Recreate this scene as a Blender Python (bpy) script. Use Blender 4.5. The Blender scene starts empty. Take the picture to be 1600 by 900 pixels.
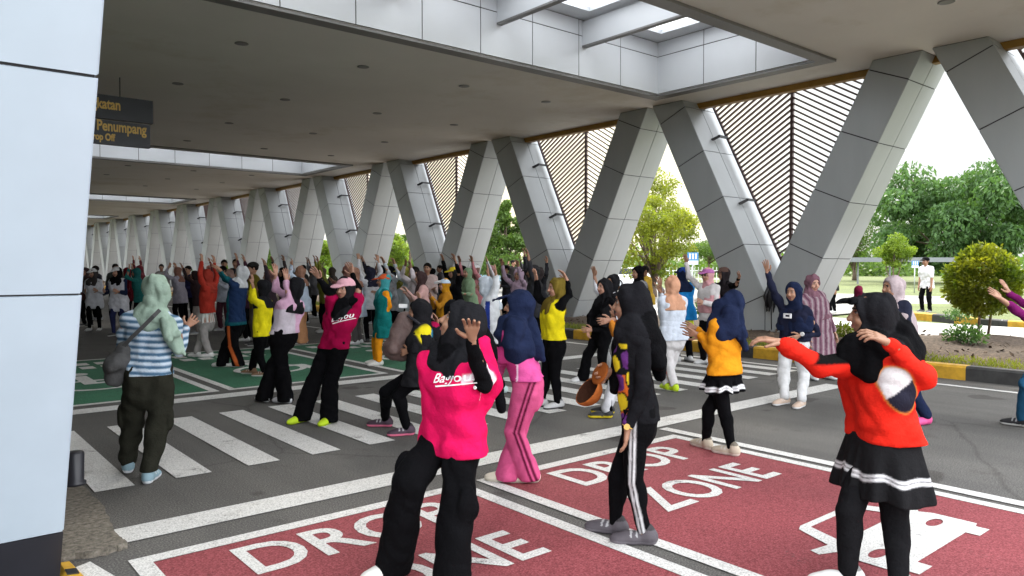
import bpy, bmesh, math, random
import numpy as np
from mathutils import Vector, Matrix
random.seed(7); np.random.seed(7)
scene = bpy.context.scene
COL = scene.collection
R = math.radians

# ------------------------------------------------------------------ camera
FPX, YAW, PITCH, CAMH = 1162.14, R(39.93), R(-1.694), 1.6
cam = bpy.data.cameras.new('camera'); camo = bpy.data.objects.new('camera', cam); COL.objects.link(camo)
cam.sensor_width = 36; cam.lens = 36*FPX/1600; cam.clip_end = 2000; cam.clip_start = .05
camo.location = (0, 0, CAMH); camo.rotation_euler = (R(90)+PITCH, 0, -YAW)
scene.camera = camo
_F = np.array([math.sin(YAW)*math.cos(PITCH), math.cos(YAW)*math.cos(PITCH), math.sin(PITCH)])
_RT = np.array([math.cos(YAW), -math.sin(YAW), 0.]); _UP = np.cross(_RT, _F)
def ray(px, py): return _F+_RT*(px-800)/FPX+_UP*(450-py)/FPX
def at(px, py, z=None, d=None, X=None, Y=None):
    r = ray(px, py)
    if z is not None: t = (z-CAMH)/r[2]
    elif X is not None: t = X/r[0]
    elif Y is not None: t = Y/r[1]
    else: t = d
    return np.array([0, 0, CAMH])+r*t
def depth(p): return float((np.asarray(p)-np.array([0, 0, CAMH]))@_F)

# ------------------------------------------------------------------ light
SUN_AZ, SUN_EL = R(52), R(42)          # azimuth from +Y towards +X
w = bpy.data.worlds.new('World'); scene.world = w; w.use_nodes = True
nt = w.node_tree; nt.nodes.clear()
out = nt.nodes.new('ShaderNodeOutputWorld'); bg = nt.nodes.new('ShaderNodeBackground')
sky = nt.nodes.new('ShaderNodeTexSky'); sky.sky_type = 'NISHITA'; sky.sun_disc = False
sky.sun_elevation = SUN_EL; sky.sun_rotation = SUN_AZ; sky.dust_density = 3.0; sky.air_density = 1.2
hsv = nt.nodes.new('ShaderNodeHueSaturation'); hsv.inputs['Saturation'].default_value = .62
tc = nt.nodes.new('ShaderNodeTexCoord'); mp = nt.nodes.new('ShaderNodeMapping'); mp.inputs['Scale'].default_value = (1.6, 1.6, 5)
nz = nt.nodes.new('ShaderNodeTexNoise'); nz.inputs['Scale'].default_value = 1.7; nz.inputs['Detail'].default_value = 6
rp = nt.nodes.new('ShaderNodeValToRGB'); rp.color_ramp.elements[0].position = .36; rp.color_ramp.elements[1].position = .62
rp.color_ramp.elements[0].color = (.35, .35, .35, 1)
mixc = nt.nodes.new('ShaderNodeMix'); mixc.data_type = 'RGBA'
mixc.inputs['B'].default_value = (11.5, 11.8, 12.2, 1)
L = nt.links
L.new(sky.outputs[0], hsv.inputs['Color']); L.new(tc.outputs['Generated'], mp.inputs[0]); L.new(mp.outputs[0], nz.inputs['Vector'])
L.new(nz.outputs['Fac'], rp.inputs['Fac']); L.new(rp.outputs['Color'], mixc.inputs['Factor']); L.new(hsv.outputs[0], mixc.inputs['A'])
# a grey cloud bank low in the sky over the car park, warmer towards the hidden sun; the rest of the sky stays bright
vd = nt.nodes.new('ShaderNodeVectorMath'); vd.operation = 'DOT_PRODUCT'; vd.inputs[1].default_value = (.62, .78, 0); L.new(tc.outputs['Generated'], vd.inputs[0])
m1 = nt.nodes.new('ShaderNodeMapRange'); m1.interpolation_type = 'SMOOTHSTEP'; m1.inputs['From Min'].default_value = .05; m1.inputs['From Max'].default_value = .75; L.new(vd.outputs['Value'], m1.inputs['Value'])
sx = nt.nodes.new('ShaderNodeSeparateXYZ'); L.new(tc.outputs['Generated'], sx.inputs[0])
m2 = nt.nodes.new('ShaderNodeMapRange'); m2.interpolation_type = 'SMOOTHSTEP'; m2.inputs['From Min'].default_value = .30; m2.inputs['From Max'].default_value = .62; m2.inputs['To Min'].default_value = 1; m2.inputs['To Max'].default_value = 0; L.new(sx.outputs['Z'], m2.inputs['Value'])
mu = nt.nodes.new('ShaderNodeMath'); mu.operation = 'MULTIPLY'; L.new(m1.outputs[0], mu.inputs[0]); L.new(m2.outputs[0], mu.inputs[1])
n3 = nt.nodes.new('ShaderNodeTexNoise'); n3.inputs['Scale'].default_value = 3.2; n3.inputs['Detail'].default_value = 7; L.new(mp.outputs[0], n3.inputs['Vector'])
r3 = nt.nodes.new('ShaderNodeValToRGB'); r3.color_ramp.elements[0].position = .35; r3.color_ramp.elements[0].color = (.200, .206, .208, 1); r3.color_ramp.elements[1].position = .66; r3.color_ramp.elements[1].color = (.262, .262, .254, 1); L.new(n3.outputs['Fac'], r3.inputs['Fac'])
v2 = nt.nodes.new('ShaderNodeVectorMath'); v2.operation = 'DOT_PRODUCT'; v2.inputs[1].default_value = (.66, .74, .12); L.new(tc.outputs['Generated'], v2.inputs[0])
m4 = nt.nodes.new('ShaderNodeMapRange'); m4.interpolation_type = 'SMOOTHSTEP'; m4.inputs['From Min'].default_value = .93; m4.inputs['From Max'].default_value = 1.0; L.new(v2.outputs['Value'], m4.inputs['Value'])
gx = nt.nodes.new('ShaderNodeMix'); gx.data_type = 'RGBA'; gx.inputs['B'].default_value = (.31, .285, .215, 1); L.new(m4.outputs[0], gx.inputs['Factor']); L.new(r3.outputs[0], gx.inputs['A'])
fx = nt.nodes.new('ShaderNodeMix'); fx.data_type = 'RGBA'; fx.inputs['A'].default_value = (1, 1, 1, 1); L.new(mu.outputs[0], fx.inputs['Factor']); L.new(gx.outputs['Result'], fx.inputs['B'])
fm = nt.nodes.new('ShaderNodeMix'); fm.data_type = 'RGBA'; fm.blend_type = 'MULTIPLY'; fm.inputs['Factor'].default_value = 1; L.new(mixc.outputs['Result'], fm.inputs['A']); L.new(fx.outputs['Result'], fm.inputs['B'])
L.new(fm.outputs['Result'], bg.inputs['Color']); bg.inputs['Strength'].default_value = .125
L.new(bg.outputs[0], out.inputs['Surface'])
sl = bpy.data.lights.new('sun', 'SUN'); so = bpy.data.objects.new('sun', sl); COL.objects.link(so)
sl.energy = 1.5; sl.angle = R(11); sl.color = (1, .93, .8)
sd = Vector((math.sin(SUN_AZ)*math.cos(SUN_EL), math.cos(SUN_AZ)*math.cos(SUN_EL), math.sin(SUN_EL)))
so.rotation_euler = sd.to_track_quat('Z', 'Y').to_euler(); so.location = (30, 30, 40)
scene.view_settings.view_transform = 'Standard'; scene.view_settings.look = 'None'
scene.view_settings.exposure = 1.95; scene.view_settings.gamma = 1
scene.render.engine = 'CYCLES'
cy = scene.cycles; cy.use_denoising = True; cy.max_bounces = 8; cy.diffuse_bounces = 6; cy.transparent_max_bounces = 16
cy.caustics_reflective = False; cy.caustics_refractive = False; cy.sample_clamp_indirect = 6

# ------------------------------------------------------------------ materials
def nodes(name):
    m = bpy.data.materials.new(name); m.use_nodes = True
    t = m.node_tree; b = t.nodes['Principled BSDF']
    return m, t, b
def noise_node(t, scale, detail=4, rough=.55, co='Object', stretch=None):
    c = t.nodes.new('ShaderNodeTexCoord'); n = t.nodes.new('ShaderNodeTexNoise')
    n.inputs['Scale'].default_value = scale; n.inputs['Detail'].default_value = detail; n.inputs['Roughness'].default_value = rough
    if stretch:
        mpp = t.nodes.new('ShaderNodeMapping'); mpp.inputs['Scale'].default_value = stretch
        t.links.new(c.outputs[co], mpp.inputs[0]); t.links.new(mpp.outputs[0], n.inputs['Vector'])
    else: t.links.new(c.outputs[co], n.inputs['Vector'])
    return n
def ramp(t, src, stops):
    r = t.nodes.new('ShaderNodeValToRGB'); e = r.color_ramp.elements
    while len(e) < len(stops): e.new(.5)
    for el, (p, c) in zip(e, stops): el.position = p; el.color = (*c, 1) if len(c) == 3 else c
    t.links.new(src, r.inputs['Fac']); return r
def mixrgb(t, fac, a, b, mode='MIX'):
    x = t.nodes.new('ShaderNodeMix'); x.data_type = 'RGBA'; x.blend_type = mode
    for s, v in (('Factor', fac), ('A', a), ('B', b)):
        if hasattr(v, 'is_output'): t.links.new(v, x.inputs[s])
        elif s == 'Factor': x.inputs[s].default_value = v
        else: x.inputs[s].default_value = (*v, 1)
    return x.outputs['Result']
def bump(t, b, src, strength, dist=.01):
    n = t.nodes.new('ShaderNodeBump'); n.inputs['Strength'].default_value = strength; n.inputs['Distance'].default_value = dist
    t.links.new(src, n.inputs['Height']); t.links.new(n.outputs[0], b.inputs['Normal'])
def mat(name, col, rough=.6, metal=0, var=.12, scale=6, bmp=0, bscale=60, spec=.5, stretch=None):
    m, t, b = nodes(name)
    n = noise_node(t, scale, stretch=stretch)
    lo = tuple(c*(1-var) for c in col); hi = tuple(min(1, c*(1+var)) for c in col)
    r = ramp(t, n.outputs['Fac'], [(.3, lo), (.7, hi)])
    t.links.new(r.outputs[0], b.inputs['Base Color'])
    b.inputs['Roughness'].default_value = rough; b.inputs['Metallic'].default_value = metal; b.inputs['Specular IOR Level'].default_value = spec
    if bmp: bump(t, b, noise_node(t, bscale, 3).outputs['Fac'], bmp)
    return m
def ground_mat(name, base, speck, big=.25, rough=.88, wear=None, grit=95):
    m, t, b = nodes(name)
    g = noise_node(t, grit, 3, .7); r = ramp(t, g.outputs['Fac'], [(.32, tuple(c*.45 for c in base)), (.5, base), (.68, speck)])
    bigz = noise_node(t, .55, 5, .6); rb = ramp(t, bigz.outputs['Fac'], [(.28, (1-big,)*3), (.72, (1+big*.6,)*3)])
    c = mixrgb(t, 1, r.outputs[0], rb.outputs[0], 'MULTIPLY')
    st = noise_node(t, 2.2, 6, .7); rs = ramp(t, st.outputs['Fac'], [(.58, (1, 1, 1)), (.72, (.72, .7, .68))])
    c = mixrgb(t, 1, c, rs.outputs[0], 'MULTIPLY')
    if name == 'asphalt':
        ln = noise_node(t, .8, 4, .6, stretch=(1.6, .06, 1)); rl = ramp(t, ln.outputs['Fac'], [(.35, (.84, .84, .84)), (.65, (1.18, 1.17, 1.15))]); c = mixrgb(t, 1, c, rl.outputs[0], 'MULTIPLY')
        cc_ = t.nodes.new('ShaderNodeTexCoord'); vo = t.nodes.new('ShaderNodeTexVoronoi'); vo.feature = 'DISTANCE_TO_EDGE'; vo.inputs['Scale'].default_value = .32
        wn = noise_node(t, 3, 4, .6); am = t.nodes.new('ShaderNodeMix'); am.data_type = 'VECTOR'; am.inputs['Factor'].default_value = .12; t.links.new(cc_.outputs['Object'], am.inputs['A']); t.links.new(wn.outputs['Color'], am.inputs['B']); t.links.new(am.outputs['Result'], vo.inputs['Vector'])
        rv = ramp(t, vo.outputs['Distance'], [(.0, (.5, .49, .47)), (.006, (1, 1, 1))]); c = mixrgb(t, .6, c, mixrgb(t, 1, c, rv.outputs[0], 'MULTIPLY'))
        sp = noise_node(t, 1.4, 2, .5); rsp = ramp(t, sp.outputs['Fac'], [(.66, (1, 1, 1)), (.69, (.62, .6, .58))]); c = mixrgb(t, 1, c, rsp.outputs[0], 'MULTIPLY')
    if wear:
        wz = noise_node(t, 38, 6, .8); wz2 = noise_node(t, 3.1, 3, .6)
        ad = t.nodes.new('ShaderNodeMath'); ad.operation = 'ADD'; t.links.new(wz.outputs['Fac'], ad.inputs[0]); t.links.new(wz2.outputs['Fac'], ad.inputs[1])
        hf = t.nodes.new('ShaderNodeMath'); hf.operation = 'MULTIPLY'; hf.inputs[1].default_value = .5; t.links.new(ad.outputs[0], hf.inputs[0])
        rw = ramp(t, hf.outputs[0], [(wear, (0, 0, 0)), (wear+.07, (.85, .85, .85))])
        c = mixrgb(t, rw.outputs[0], c, (.055, .052, .048))
    t.links.new(c, b.inputs['Base Color']); b.inputs['Roughness'].default_value = rough; b.inputs['Specular IOR Level'].default_value = .35
    bump(t, b, g.outputs['Fac'], .55, .006)
    return m
M = {}
M['asphalt'] = ground_mat('asphalt', (.10, .096, .09), (.21, .20, .185))
M['white_paint'] = ground_mat('white_paint', (.64, .63, .60), (.75, .74, .71), .12, .8, .58)
M['red_paint'] = ground_mat('red_paint', (.25, .047, .055), (.37, .10, .11), .28, .85, .62)
M['green_paint'] = ground_mat('green_paint', (.038, .155, .085), (.08, .22, .13), .28, .85, .585)
M['concrete'] = ground_mat('rough_concrete', (.17, .15, .12), (.26, .23, .19), .3, .92, grit=30)
M['paving'] = ground_mat('pale_paving', (.36, .35, .33), (.5, .49, .47), .2, .9, grit=20)
M['car_park'] = ground_mat('car_park_paving', (.19, .185, .17), (.27, .26, .25), .25, .9, grit=20)
M['soil'] = ground_mat('soil', (.075, .05, .031), (.14, .097, .066), .35, .95, grit=22)
M['lawn'] = ground_mat('lawn', (.085, .11, .028), (.17, .19, .06), .35, .95, grit=14)
M['panel'] = mat('aluminium_panel', (.37, .388, .395), .40, .2, .04, 1.1, spec=.5, stretch=(2.5, 2.5, .5))
M['pillar_panel'] = mat('white_panel', (.47, .55, .62), .35, .1, .05, 2.0)
M['gap'] = mat('panel_joint', (.035, .033, .035), .8)
M['ceiling'] = None
def ceil_mat():
    m, t, b = nodes('ceiling_render')
    n = noise_node(t, .5, 6, .6, stretch=(1, 1, 1)); r = ramp(t, n.outputs['Fac'], [(.3, (.72, .695, .655)), (.7, (.79, .765, .725))])
    s = noise_node(t, .33, 8, .68); rs = ramp(t, s.outputs['Fac'], [(.54, (1, 1, 1)), (.64, (.88, .86, .81)), (.78, (.72, .67, .58))])
    c = mixrgb(t, 1, r.outputs[0], rs.outputs[0], 'MULTIPLY'); t.links.new(c, b.inputs['Base Color'])
    b.inputs['Roughness'].default_value = .75
    bump(t, b, noise_node(t, 5, 4).outputs['Fac'], .12, .02)
    return m
M['ceiling'] = ceil_mat()
M['lip'] = mat('grey_trim', (.19, .185, .18), .5, .2, .08, 2)
M['well'] = mat('well_panel', (.66, .68, .71), .42, .05, .03, 1)
M['ochre'] = mat('ochre_beam', (.30, .155, .022), .55, 0, .2, 3)
M['slat'] = mat('dark_slat', (.085, .048, .043), .5, .2, .15)
M['black'] = mat('black_metal', (.015, .015, .018), .45, .1, .1)
M['plinth'] = mat('black_plinth', (.022, .022, .028), .4, 0, .1)
M['sign'] = mat('sign_navy', (.022, .026, .038), .4, 0, .06)
M['gold'] = mat('gold_lettering', (.72, .47, .12), .5, 0, .03)
M['kerb_yellow'] = mat('yellow_paint', (.52, .29, .02), .7, 0, .22, 9, .3, 40)
M['kerb_black'] = mat('black_paint', (.035, .034, .033), .75, 0, .3, 9, .3, 40)
M['steel'] = mat('galvanised', (.45, .47, .48), .45, .5, .06)
M['shelter'] = mat('shelter_grey', (.17, .18, .19), .6, 0, .1)
M['wall'] = mat('terminal_wall', (.30, .29, .28), .6, 0, .08, 1)
M['darkglass'] = mat('dark_glass', (.03, .035, .04), .08, 0, .05)
M['bluesign'] = mat('blue_sign', (.05, .19, .40), .45, 0, .05)
M['signwhite'] = mat('sign_white', (.8, .8, .8), .5, 0, .03)
M['bark'] = mat('bark', (.12, .085, .06), .9, 0, .3, 14, .5, 30)
def glass_mat():
    m, t, b = nodes('skylight_glass'); b.inputs['Base Color'].default_value = (.8, .84, .86, 1); b.inputs['Roughness'].default_value = .25
    tr = t.nodes.new('ShaderNodeBsdfTransparent'); tl = t.nodes.new('ShaderNodeBsdfTranslucent'); tl.inputs[0].default_value = (.85, .87, .88, 1)
    m1 = t.nodes.new('ShaderNodeMixShader'); m1.inputs[0].default_value = .35; m2 = t.nodes.new('ShaderNodeMixShader'); m2.inputs[0].default_value = .12
    o = t.nodes['Material Output']; L = t.links
    nn = noise_node(t, 1.5, 5); rr = ramp(t, nn.outputs['Fac'], [(.35, (.25,)*3), (.7, (.55,)*3)]); L.new(rr.outputs[0], m1.inputs[0])
    L.new(tr.outputs[0], m1.inputs[1]); L.new(tl.outputs[0], m1.inputs[2]); L.new(m1.outputs[0], m2.inputs[1]); L.new(b.outputs[0], m2.inputs[2]); L.new(m2.outputs[0], o.inputs[0])
    return m
M['glass'] = glass_mat()
def leaf_mat(name, a, bb, trans=.4):
    m, t, b = nodes(name)
    n = noise_node(t, 1.1, 4, .6); n2 = noise_node(t, 9, 2)
    r = ramp(t, n.outputs['Fac'], [(.32, a), (.68, bb)]); r2 = ramp(t, n2.outputs['Fac'], [(.3, (.65,)*3), (.7, (1.25,)*3)])
    c = mixrgb(t, 1, r.outputs[0], r2.outputs[0], 'MULTIPLY')
    t.links.new(c, b.inputs['Base Color']); b.inputs['Roughness'].default_value = .5; b.inputs['Specular IOR Level'].default_value = .3
    tl = t.nodes.new('ShaderNodeBsdfTranslucent'); br = mixrgb(t, 1, c, (1.5, 1.5, .8), 'MULTIPLY'); t.links.new(br, tl.inputs[0])
    mx = t.nodes.new('ShaderNodeMixShader'); mx.inputs[0].default_value = trans
    t.links.new(b.outputs[0], mx.inputs[1]); t.links.new(tl.outputs[0], mx.inputs[2]); t.links.new(mx.outputs[0], t.nodes['Material Output'].inputs[0])
    return m
M['leaf_dark'] = leaf_mat('leaf_dark', (.04, .095, .026), (.095, .18, .055), .35)
M['leaf_yellow'] = leaf_mat('leaf_yellow', (.12, .16, .015), (.22, .24, .02), .5)
M['leaf_mid'] = leaf_mat('leaf_mid', (.05, .10, .02), (.10, .17, .03), .4)
M['leaf_bright'] = leaf_mat('leaf_bright', (.10, .17, .015), (.19, .26, .03), .45)
M['leaf_top'] = leaf_mat('leaf_topiary', (.085, .15, .014), (.27, .26, .022), .4)

# ------------------------------------------------------------------ mesh helpers
class MB:
    def __init__(s): s.v = []; s.f = []; s.mi = []
    def poly(s, pts, mi=0):
        b = len(s.v); s.v += [tuple(map(float, p)) for p in pts]; s.f.append(tuple(range(b, b+len(pts)))); s.mi.append(mi); return s
    def prism(s, bot, top, mi=0):
        n = len(bot); b = len(s.v); s.v += [tuple(map(float, p)) for p in list(bot)+list(top)]
        s.f.append(tuple(range(b+n-1, b-1, -1))); s.f.append(tuple(range(b+n, b+2*n)))
        for i in range(n): j = (i+1) % n; s.f.append((b+i, b+j, b+n+j, b+n+i))
        s.mi += [mi]*(n+2); return s
    def box(s, lo, hi, mi=0):
        (x0, y0, z0), (x1, y1, z1) = lo, hi
        return s.prism([(x0, y0, z0), (x1, y0, z0), (x1, y1, z0), (x0, y1, z0)], [(x0, y0, z1), (x1, y0, z1), (x1, y1, z1), (x0, y1, z1)], mi)
    def tube(s, pts, rad, n=8, mi=0):
        pts = [Vector(p) for p in pts]; rad = rad if hasattr(rad, '__len__') else [rad]*len(pts); rings = []
        up = Vector((.13, .21, 1))
        for i, p in enumerate(pts):
            d = (pts[min(i+1, len(pts)-1)]-pts[max(i-1, 0)]).normalized()
            a = d.cross(up); a = a.normalized() if a.length > 1e-3 else d.cross(Vector((1, 0, 0))).normalized()
            c = d.cross(a); b = len(s.v)
            for k in range(n):
                t = 2*math.pi*k/n; q = p+(a*math.cos(t)+c*math.sin(t))*rad[i]; s.v.append(tuple(q))
            rings.append(b)
        for b0, b1 in zip(rings, rings[1:]):
            for k in range(n): j = (k+1) % n; s.f.append((b0+k, b0+j, b1+j, b1+k)); s.mi.append(mi)
        s.f.append(tuple(rings[0]+k for k in range(n-1, -1, -1))); s.f.append(tuple(rings[-1]+k for k in range(n))); s.mi += [mi]*2
        return s
    def lathe(s, prof, c=(0, 0, 0), n=24, mi=0):
        rings = []
        for r, z in prof:
            b = len(s.v)
            for k in range(n): t = 2*math.pi*k/n; s.v.append((c[0]+r*math.cos(t), c[1]+r*math.sin(t), c[2]+z))
            rings.append(b)
        for b0, b1 in zip(rings, rings[1:]):
            for k in range(n): j = (k+1) % n; s.f.append((b0+k, b0+j, b1+j, b1+k)); s.mi.append(mi)
        s.f.append(tuple(rings[0]+k for k in range(n-1, -1, -1))); s.f.append(tuple(rings[-1]+k for k in range(n))); s.mi += [mi]*2
        return s
    def plate(s, q, nrm, gap, th, mi=0):
        """thin cladding plate on quad q (4 pts), shrunk by gap in its plane, th proud along nrm"""
        q = [Vector(p) for p in q]; n = Vector(nrm).normalized(); m = len(q); ins = []
        for i in range(m):
            p, a, b = q[i], q[i-1], q[(i+1) % m]; e1 = (p-a).normalized(); e2 = (b-p).normalized()
            cr = sum((q[k].cross(q[(k+1) % m]) for k in range(m)), Vector())
            nn = cr.normalized(); i1 = nn.cross(e1); i2 = nn.cross(e2); d = 1+i1.dot(i2)
            ins.append(p+(i1+i2)*(gap/max(d, .2)))
        bot = ins; top = [p+n*th for p in ins]
        if nn.dot(n) < 0: bot = bot[::-1]; top = top[::-1]
        return s.prism(bot, top, mi)
    def mesh(s, name, mats):
        me = bpy.data.meshes.new(name); me.from_pydata(s.v, [], s.f)
        for m in (mats if isinstance(mats, (list, tuple)) else [mats]): me.materials.append(m)
        me.polygons.foreach_set('material_index', s.mi); me.update(); return me
    def build(s, name, mats, parent=None, smooth=False):
        me = s.mesh(name, mats)
        if smooth: me.polygons.foreach_set('use_smooth', [True]*len(me.polygons))
        return link(name, me, parent)
def link(name, me, parent=None):
    o = bpy.data.objects.new(name, me); COL.objects.link(o)
    if parent: o.parent = parent
    return o
def tag(o, label=None, cat=None, group=None, kind=None):
    for k, v in (('label', label), ('category', cat), ('group', group), ('kind', kind)):
        if v: o[k] = v
    return o
def empty(name, loc=(0, 0, 0), label=None, cat=None, group=None, rz=0):
    o = bpy.data.objects.new(name, None); COL.objects.link(o); o.location = loc; o.rotation_euler = (0, 0, rz); o.empty_display_size = .2
    return tag(o, label, cat, group)
def copy_tree(o, parent=None):
    c = o.copy(); COL.objects.link(c); c.parent = parent
    for ch in [x for x in COL.objects if x.parent == o]: copy_tree(ch, c)
    return c
_kids = {}
def text_mesh(s, size, bold=0., shear=0., align='CENTER', extrude=0.):
    cu = bpy.data.curves.new('lettering', 'FONT'); cu.body = s; cu.size = size; cu.offset = bold; cu.shear = shear; cu.align_x = align; cu.extrude = extrude; cu.resolution_u = 4
    o = bpy.data.objects.new('lettering', cu); COL.objects.link(o); bpy.context.view_layer.update()
    me = bpy.data.meshes.new_from_object(o.evaluated_get(bpy.context.evaluated_depsgraph_get()))
    bpy.data.objects.remove(o); bpy.data.curves.remove(cu); return me

# ------------------------------------------------------------------ ground
def sheet(name, rects, z, m, mats=None):
    b = MB()
    for (x0, y0, x1, y1) in rects: b.poly([(x0, y0, z), (x1, y0, z), (x1, y1, z), (x0, y1, z)])
    return tag(b.build(name, m), kind='structure')
sheet('ground', [(-250, -150, 400, 500)], -.03, M['lawn'])
sheet('road', [(-5, -40, 11.5, 140)], 0, M['asphalt'])
def strips(name, polys, z, m):
    b = MB()
    for p in polys: b.poly([(x, y, z) for x, y in p])
    return tag(b.build(name, m), kind='structure')
def rect(x0, y0, x1, y1): return [(x0, y0), (x1, y0), (x1, y1), (x0, y1)]
strips('drop_zone_surface', [rect(1.06, -.8, 3.1, 4.28), rect(3.42, -.8, 5.56, 4.28)], .004, M['red_paint'])
strips('parking_bay_surface', [rect(1.06, 9.72, 3.1, 14.2), rect(3.42, 9.72, 5.56, 14.2), rect(5.98, 9.72, 8.1, 14.2)], .004, M['green_paint'])
wl = []
wl += [rect(.96, 4.28, 3.20, 4.385), rect(3.32, 4.28, 5.66, 4.385)]
for x in (.96, 3.1, 3.32, 5.56): wl.append(rect(x, -.8, x+.1, 4.28))
wl.append(rect(5.74, -.8, 5.86, 4.62))
wl.append(rect(1.0, 4.68, 9.7, 4.96)); wl.append(rect(1.25, 9.1, 9.9, 9.4))
for x0, x1 in ((.96, 3.2), (3.32, 5.66), (5.88, 8.2)):
    wl += [rect(x0, 9.62, x1, 9.72), rect(x0, 14.2, x1, 14.3), rect(x0, 9.72, x0+.1, 14.2), rect(x1-.1, 9.72, x1, 14.2)]
wl.append(rect(10.8, -20, 10.9, 60)); wl.append(rect(8.4, 9.62, 8.5, 40))
strips('road_marking', wl, .007, M['white_paint'])
strips('crosswalk', [rect(1.08+.545*k, 5.87, 1.34+.545*k, 8.2) for k in range(18)], .0075, M['white_paint'])
def ground_text(name, s, x, y, size, wx, z=.0085):
    me = text_mesh(s, size, .017*size); vs = np.array([v.co[:] for v in me.vertices])
    sx = wx/(vs[:, 0].max()-vs[:, 0].min()); cx = (vs[:, 0].max()+vs[:, 0].min())/2
    for v in me.vertices: v.co = ((v.co.x-cx)*sx+x, v.co.y+y, z)
    me.materials.clear(); me.materials.append(M['white_paint']); return tag(link(name, me), kind='structure')
for cx in (2.12, 4.53):
    ground_text('road_lettering', 'DROP', cx, 3.76, .60, 1.38); ground_text('road_lettering', 'ZONE', cx, 3.02, .60, 1.38)
# car pictogram (front view of a car) painted on each drop bay, and wheelchair pictograms on the green bays
def ring_poly(outer, holes, z, b):
    import mathutils.geometry as mg
    loops = [[Vector((x, y, 0)) for x, y in outer]]+[[Vector((x, y, 0)) for x, y in h] for h in holes]
    tri = mg.tessellate_polygon(loops); fl = [v for l in loops for v in l]; base = len(b.v)
    b.v += [(v.x, v.y, z) for v in fl]
    for t in tri: b.f.append(tuple(base+i for i in t)); b.mi.append(0)
def ell(cx, cy, rx, ry, n=16): return [(cx+rx*math.cos(2*math.pi*k/n), cy+ry*math.sin(2*math.pi*k/n)) for k in range(n)]
def car_icon(cx, cy):
    # icon local: u across, v up the car
    o = [(-.30, .60), (.30, .60), (.36, .56), (.47, .18), (.62, .22), (.64, .12), (.52, .04), (.56, -.08), (.56, -.48), (.50, -.50), (.50, -.62), (.34, -.62), (.34, -.50),
         (-.34, -.50), (-.34, -.62), (-.50, -.62), (-.50, -.50), (-.56, -.48), (-.56, -.08), (-.52, .04), (-.64, .12), (-.62, .22), (-.47, .18), (-.36, .56)]
    h = [[(-.27, .52), (-.36, .14), (.36, .14), (.27, .52)], ell(-.38, -.2, .09, .06), ell(.38, -.2, .09, .06)]
    T = lambda L: [(cx+u*1.02, cy+v*.63) for u, v in L]
    b = MB(); ring_poly(T(o), [T(x) for x in h], .0085, b)
    return tag(b.build('car_pictogram', M['white_paint']), kind='structure')
car_icon(4.56, 1.95); car_icon(2.15, 1.95)
def chair_icon(cx, cy):
    b = MB()
    ring_poly(ell(cx, cy, .55, .5, 28), [ell(cx, cy, .45, .4, 28)], .0085, b)
    b.poly([(x, y, .009) for x, y in rect(cx-.12, cy+.1, cx+.06, cy+1.0)]); b.poly([(x, y, .0092) for x, y in rect(cx-.1, cy+.1, cx+.62, cy+.24)])
    b.poly([(x, y, .0094) for x, y in rect(cx+.5, cy-.45, cx+.64, cy+.2)]); b.poly([(x, y, .0094) for x, y in ell(cx-.03, cy+1.2, .15, .14)])
    return tag(b.build('wheelchair_pictogram', M['white_paint']), kind='structure')
for cx in (2.1, 4.5, 7.0): chair_icon(cx, 11.2)
b = MB()
for cx in (2.1, 4.5, 7.0):
    for k in range(5):
        for yy in (13.0, 13.5): b.poly([(x, y, .0085) for x, y in rect(cx-.75+.3*k, yy, cx-.55+.3*k, yy+.32)])
tag(b.build('worn_marking', M['white_paint']), kind='structure')
# rough concrete pad at the pillar foot
b = MB(); ol = [(.1, 6.9), (.96, 6.35), (1.03, 5.95), (1.04, 5.35), (1.0, 5.0), (.99, 4.72), (1.0, 4.6), (.9, 4.56), (.74, 4.6), (.3, 4.5), (-1.5, 4.45), (-1.6, 6.9)]
rr = random.Random(3); fine = []
for i, p in enumerate(ol):
    q = ol[(i+1) % len(ol)]
    for k in range(5): t = k/5; fine.append((p[0]+(q[0]-p[0])*t+rr.uniform(-.012, .012), p[1]+(q[1]-p[1])*t+rr.uniform(-.012, .012)))
b.prism([(x, y, -.02) for x, y in fine], [(x, y, .035) for x, y in fine]); tag(b.build('concrete_pad', M['concrete']), kind='structure')
strips('pad_edge_marking', [[(.66, 4.43), (.80, 4.5), (.86, 4.2), (.72, 4.0)]], .008, M['white_paint'])
# kerb along the far side of the road, planter, path, island
def kerb(name, pts, wdt, h, seg, off=0.):
    """painted kerb: alternating segments, chamfered top edge"""
    b = MB(); acc = off
    for (x0, y0), (x1, y1) in zip(pts, pts[1:]):
        l = math.hypot(x1-x0, y1-y0); dx, dy = (x1-x0)/l, (y1-y0)/l; nx, ny = dy, -dx; t = 0
        while t < l-1e-6:
            k = math.floor(acc/seg+1e-6); e = min(l, t+(k+1)*seg-acc)
            pr = [(0, -.05), (0, h-.03), (.03, h), (wdt, h), (wdt, -.05)]
            A = [(x0+dx*t+nx*u, y0+dy*t+ny*u, v) for u, v in pr]; B = [(x0+dx*e+nx*u, y0+dy*e+ny*u, v) for u, v in pr]
            b.prism(A, B, int(k % 2)); acc += e-t; t = e
    return tag(b.build(name, [M['kerb_yellow'], M['kerb_black']]), kind='structure')
kerb('kerb', [(11.5, 3.87-1.11*20), (11.5, 3.87+1.11*70)], .2, .2, 1.11)
b = MB(); rr = random.Random(5)
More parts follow.
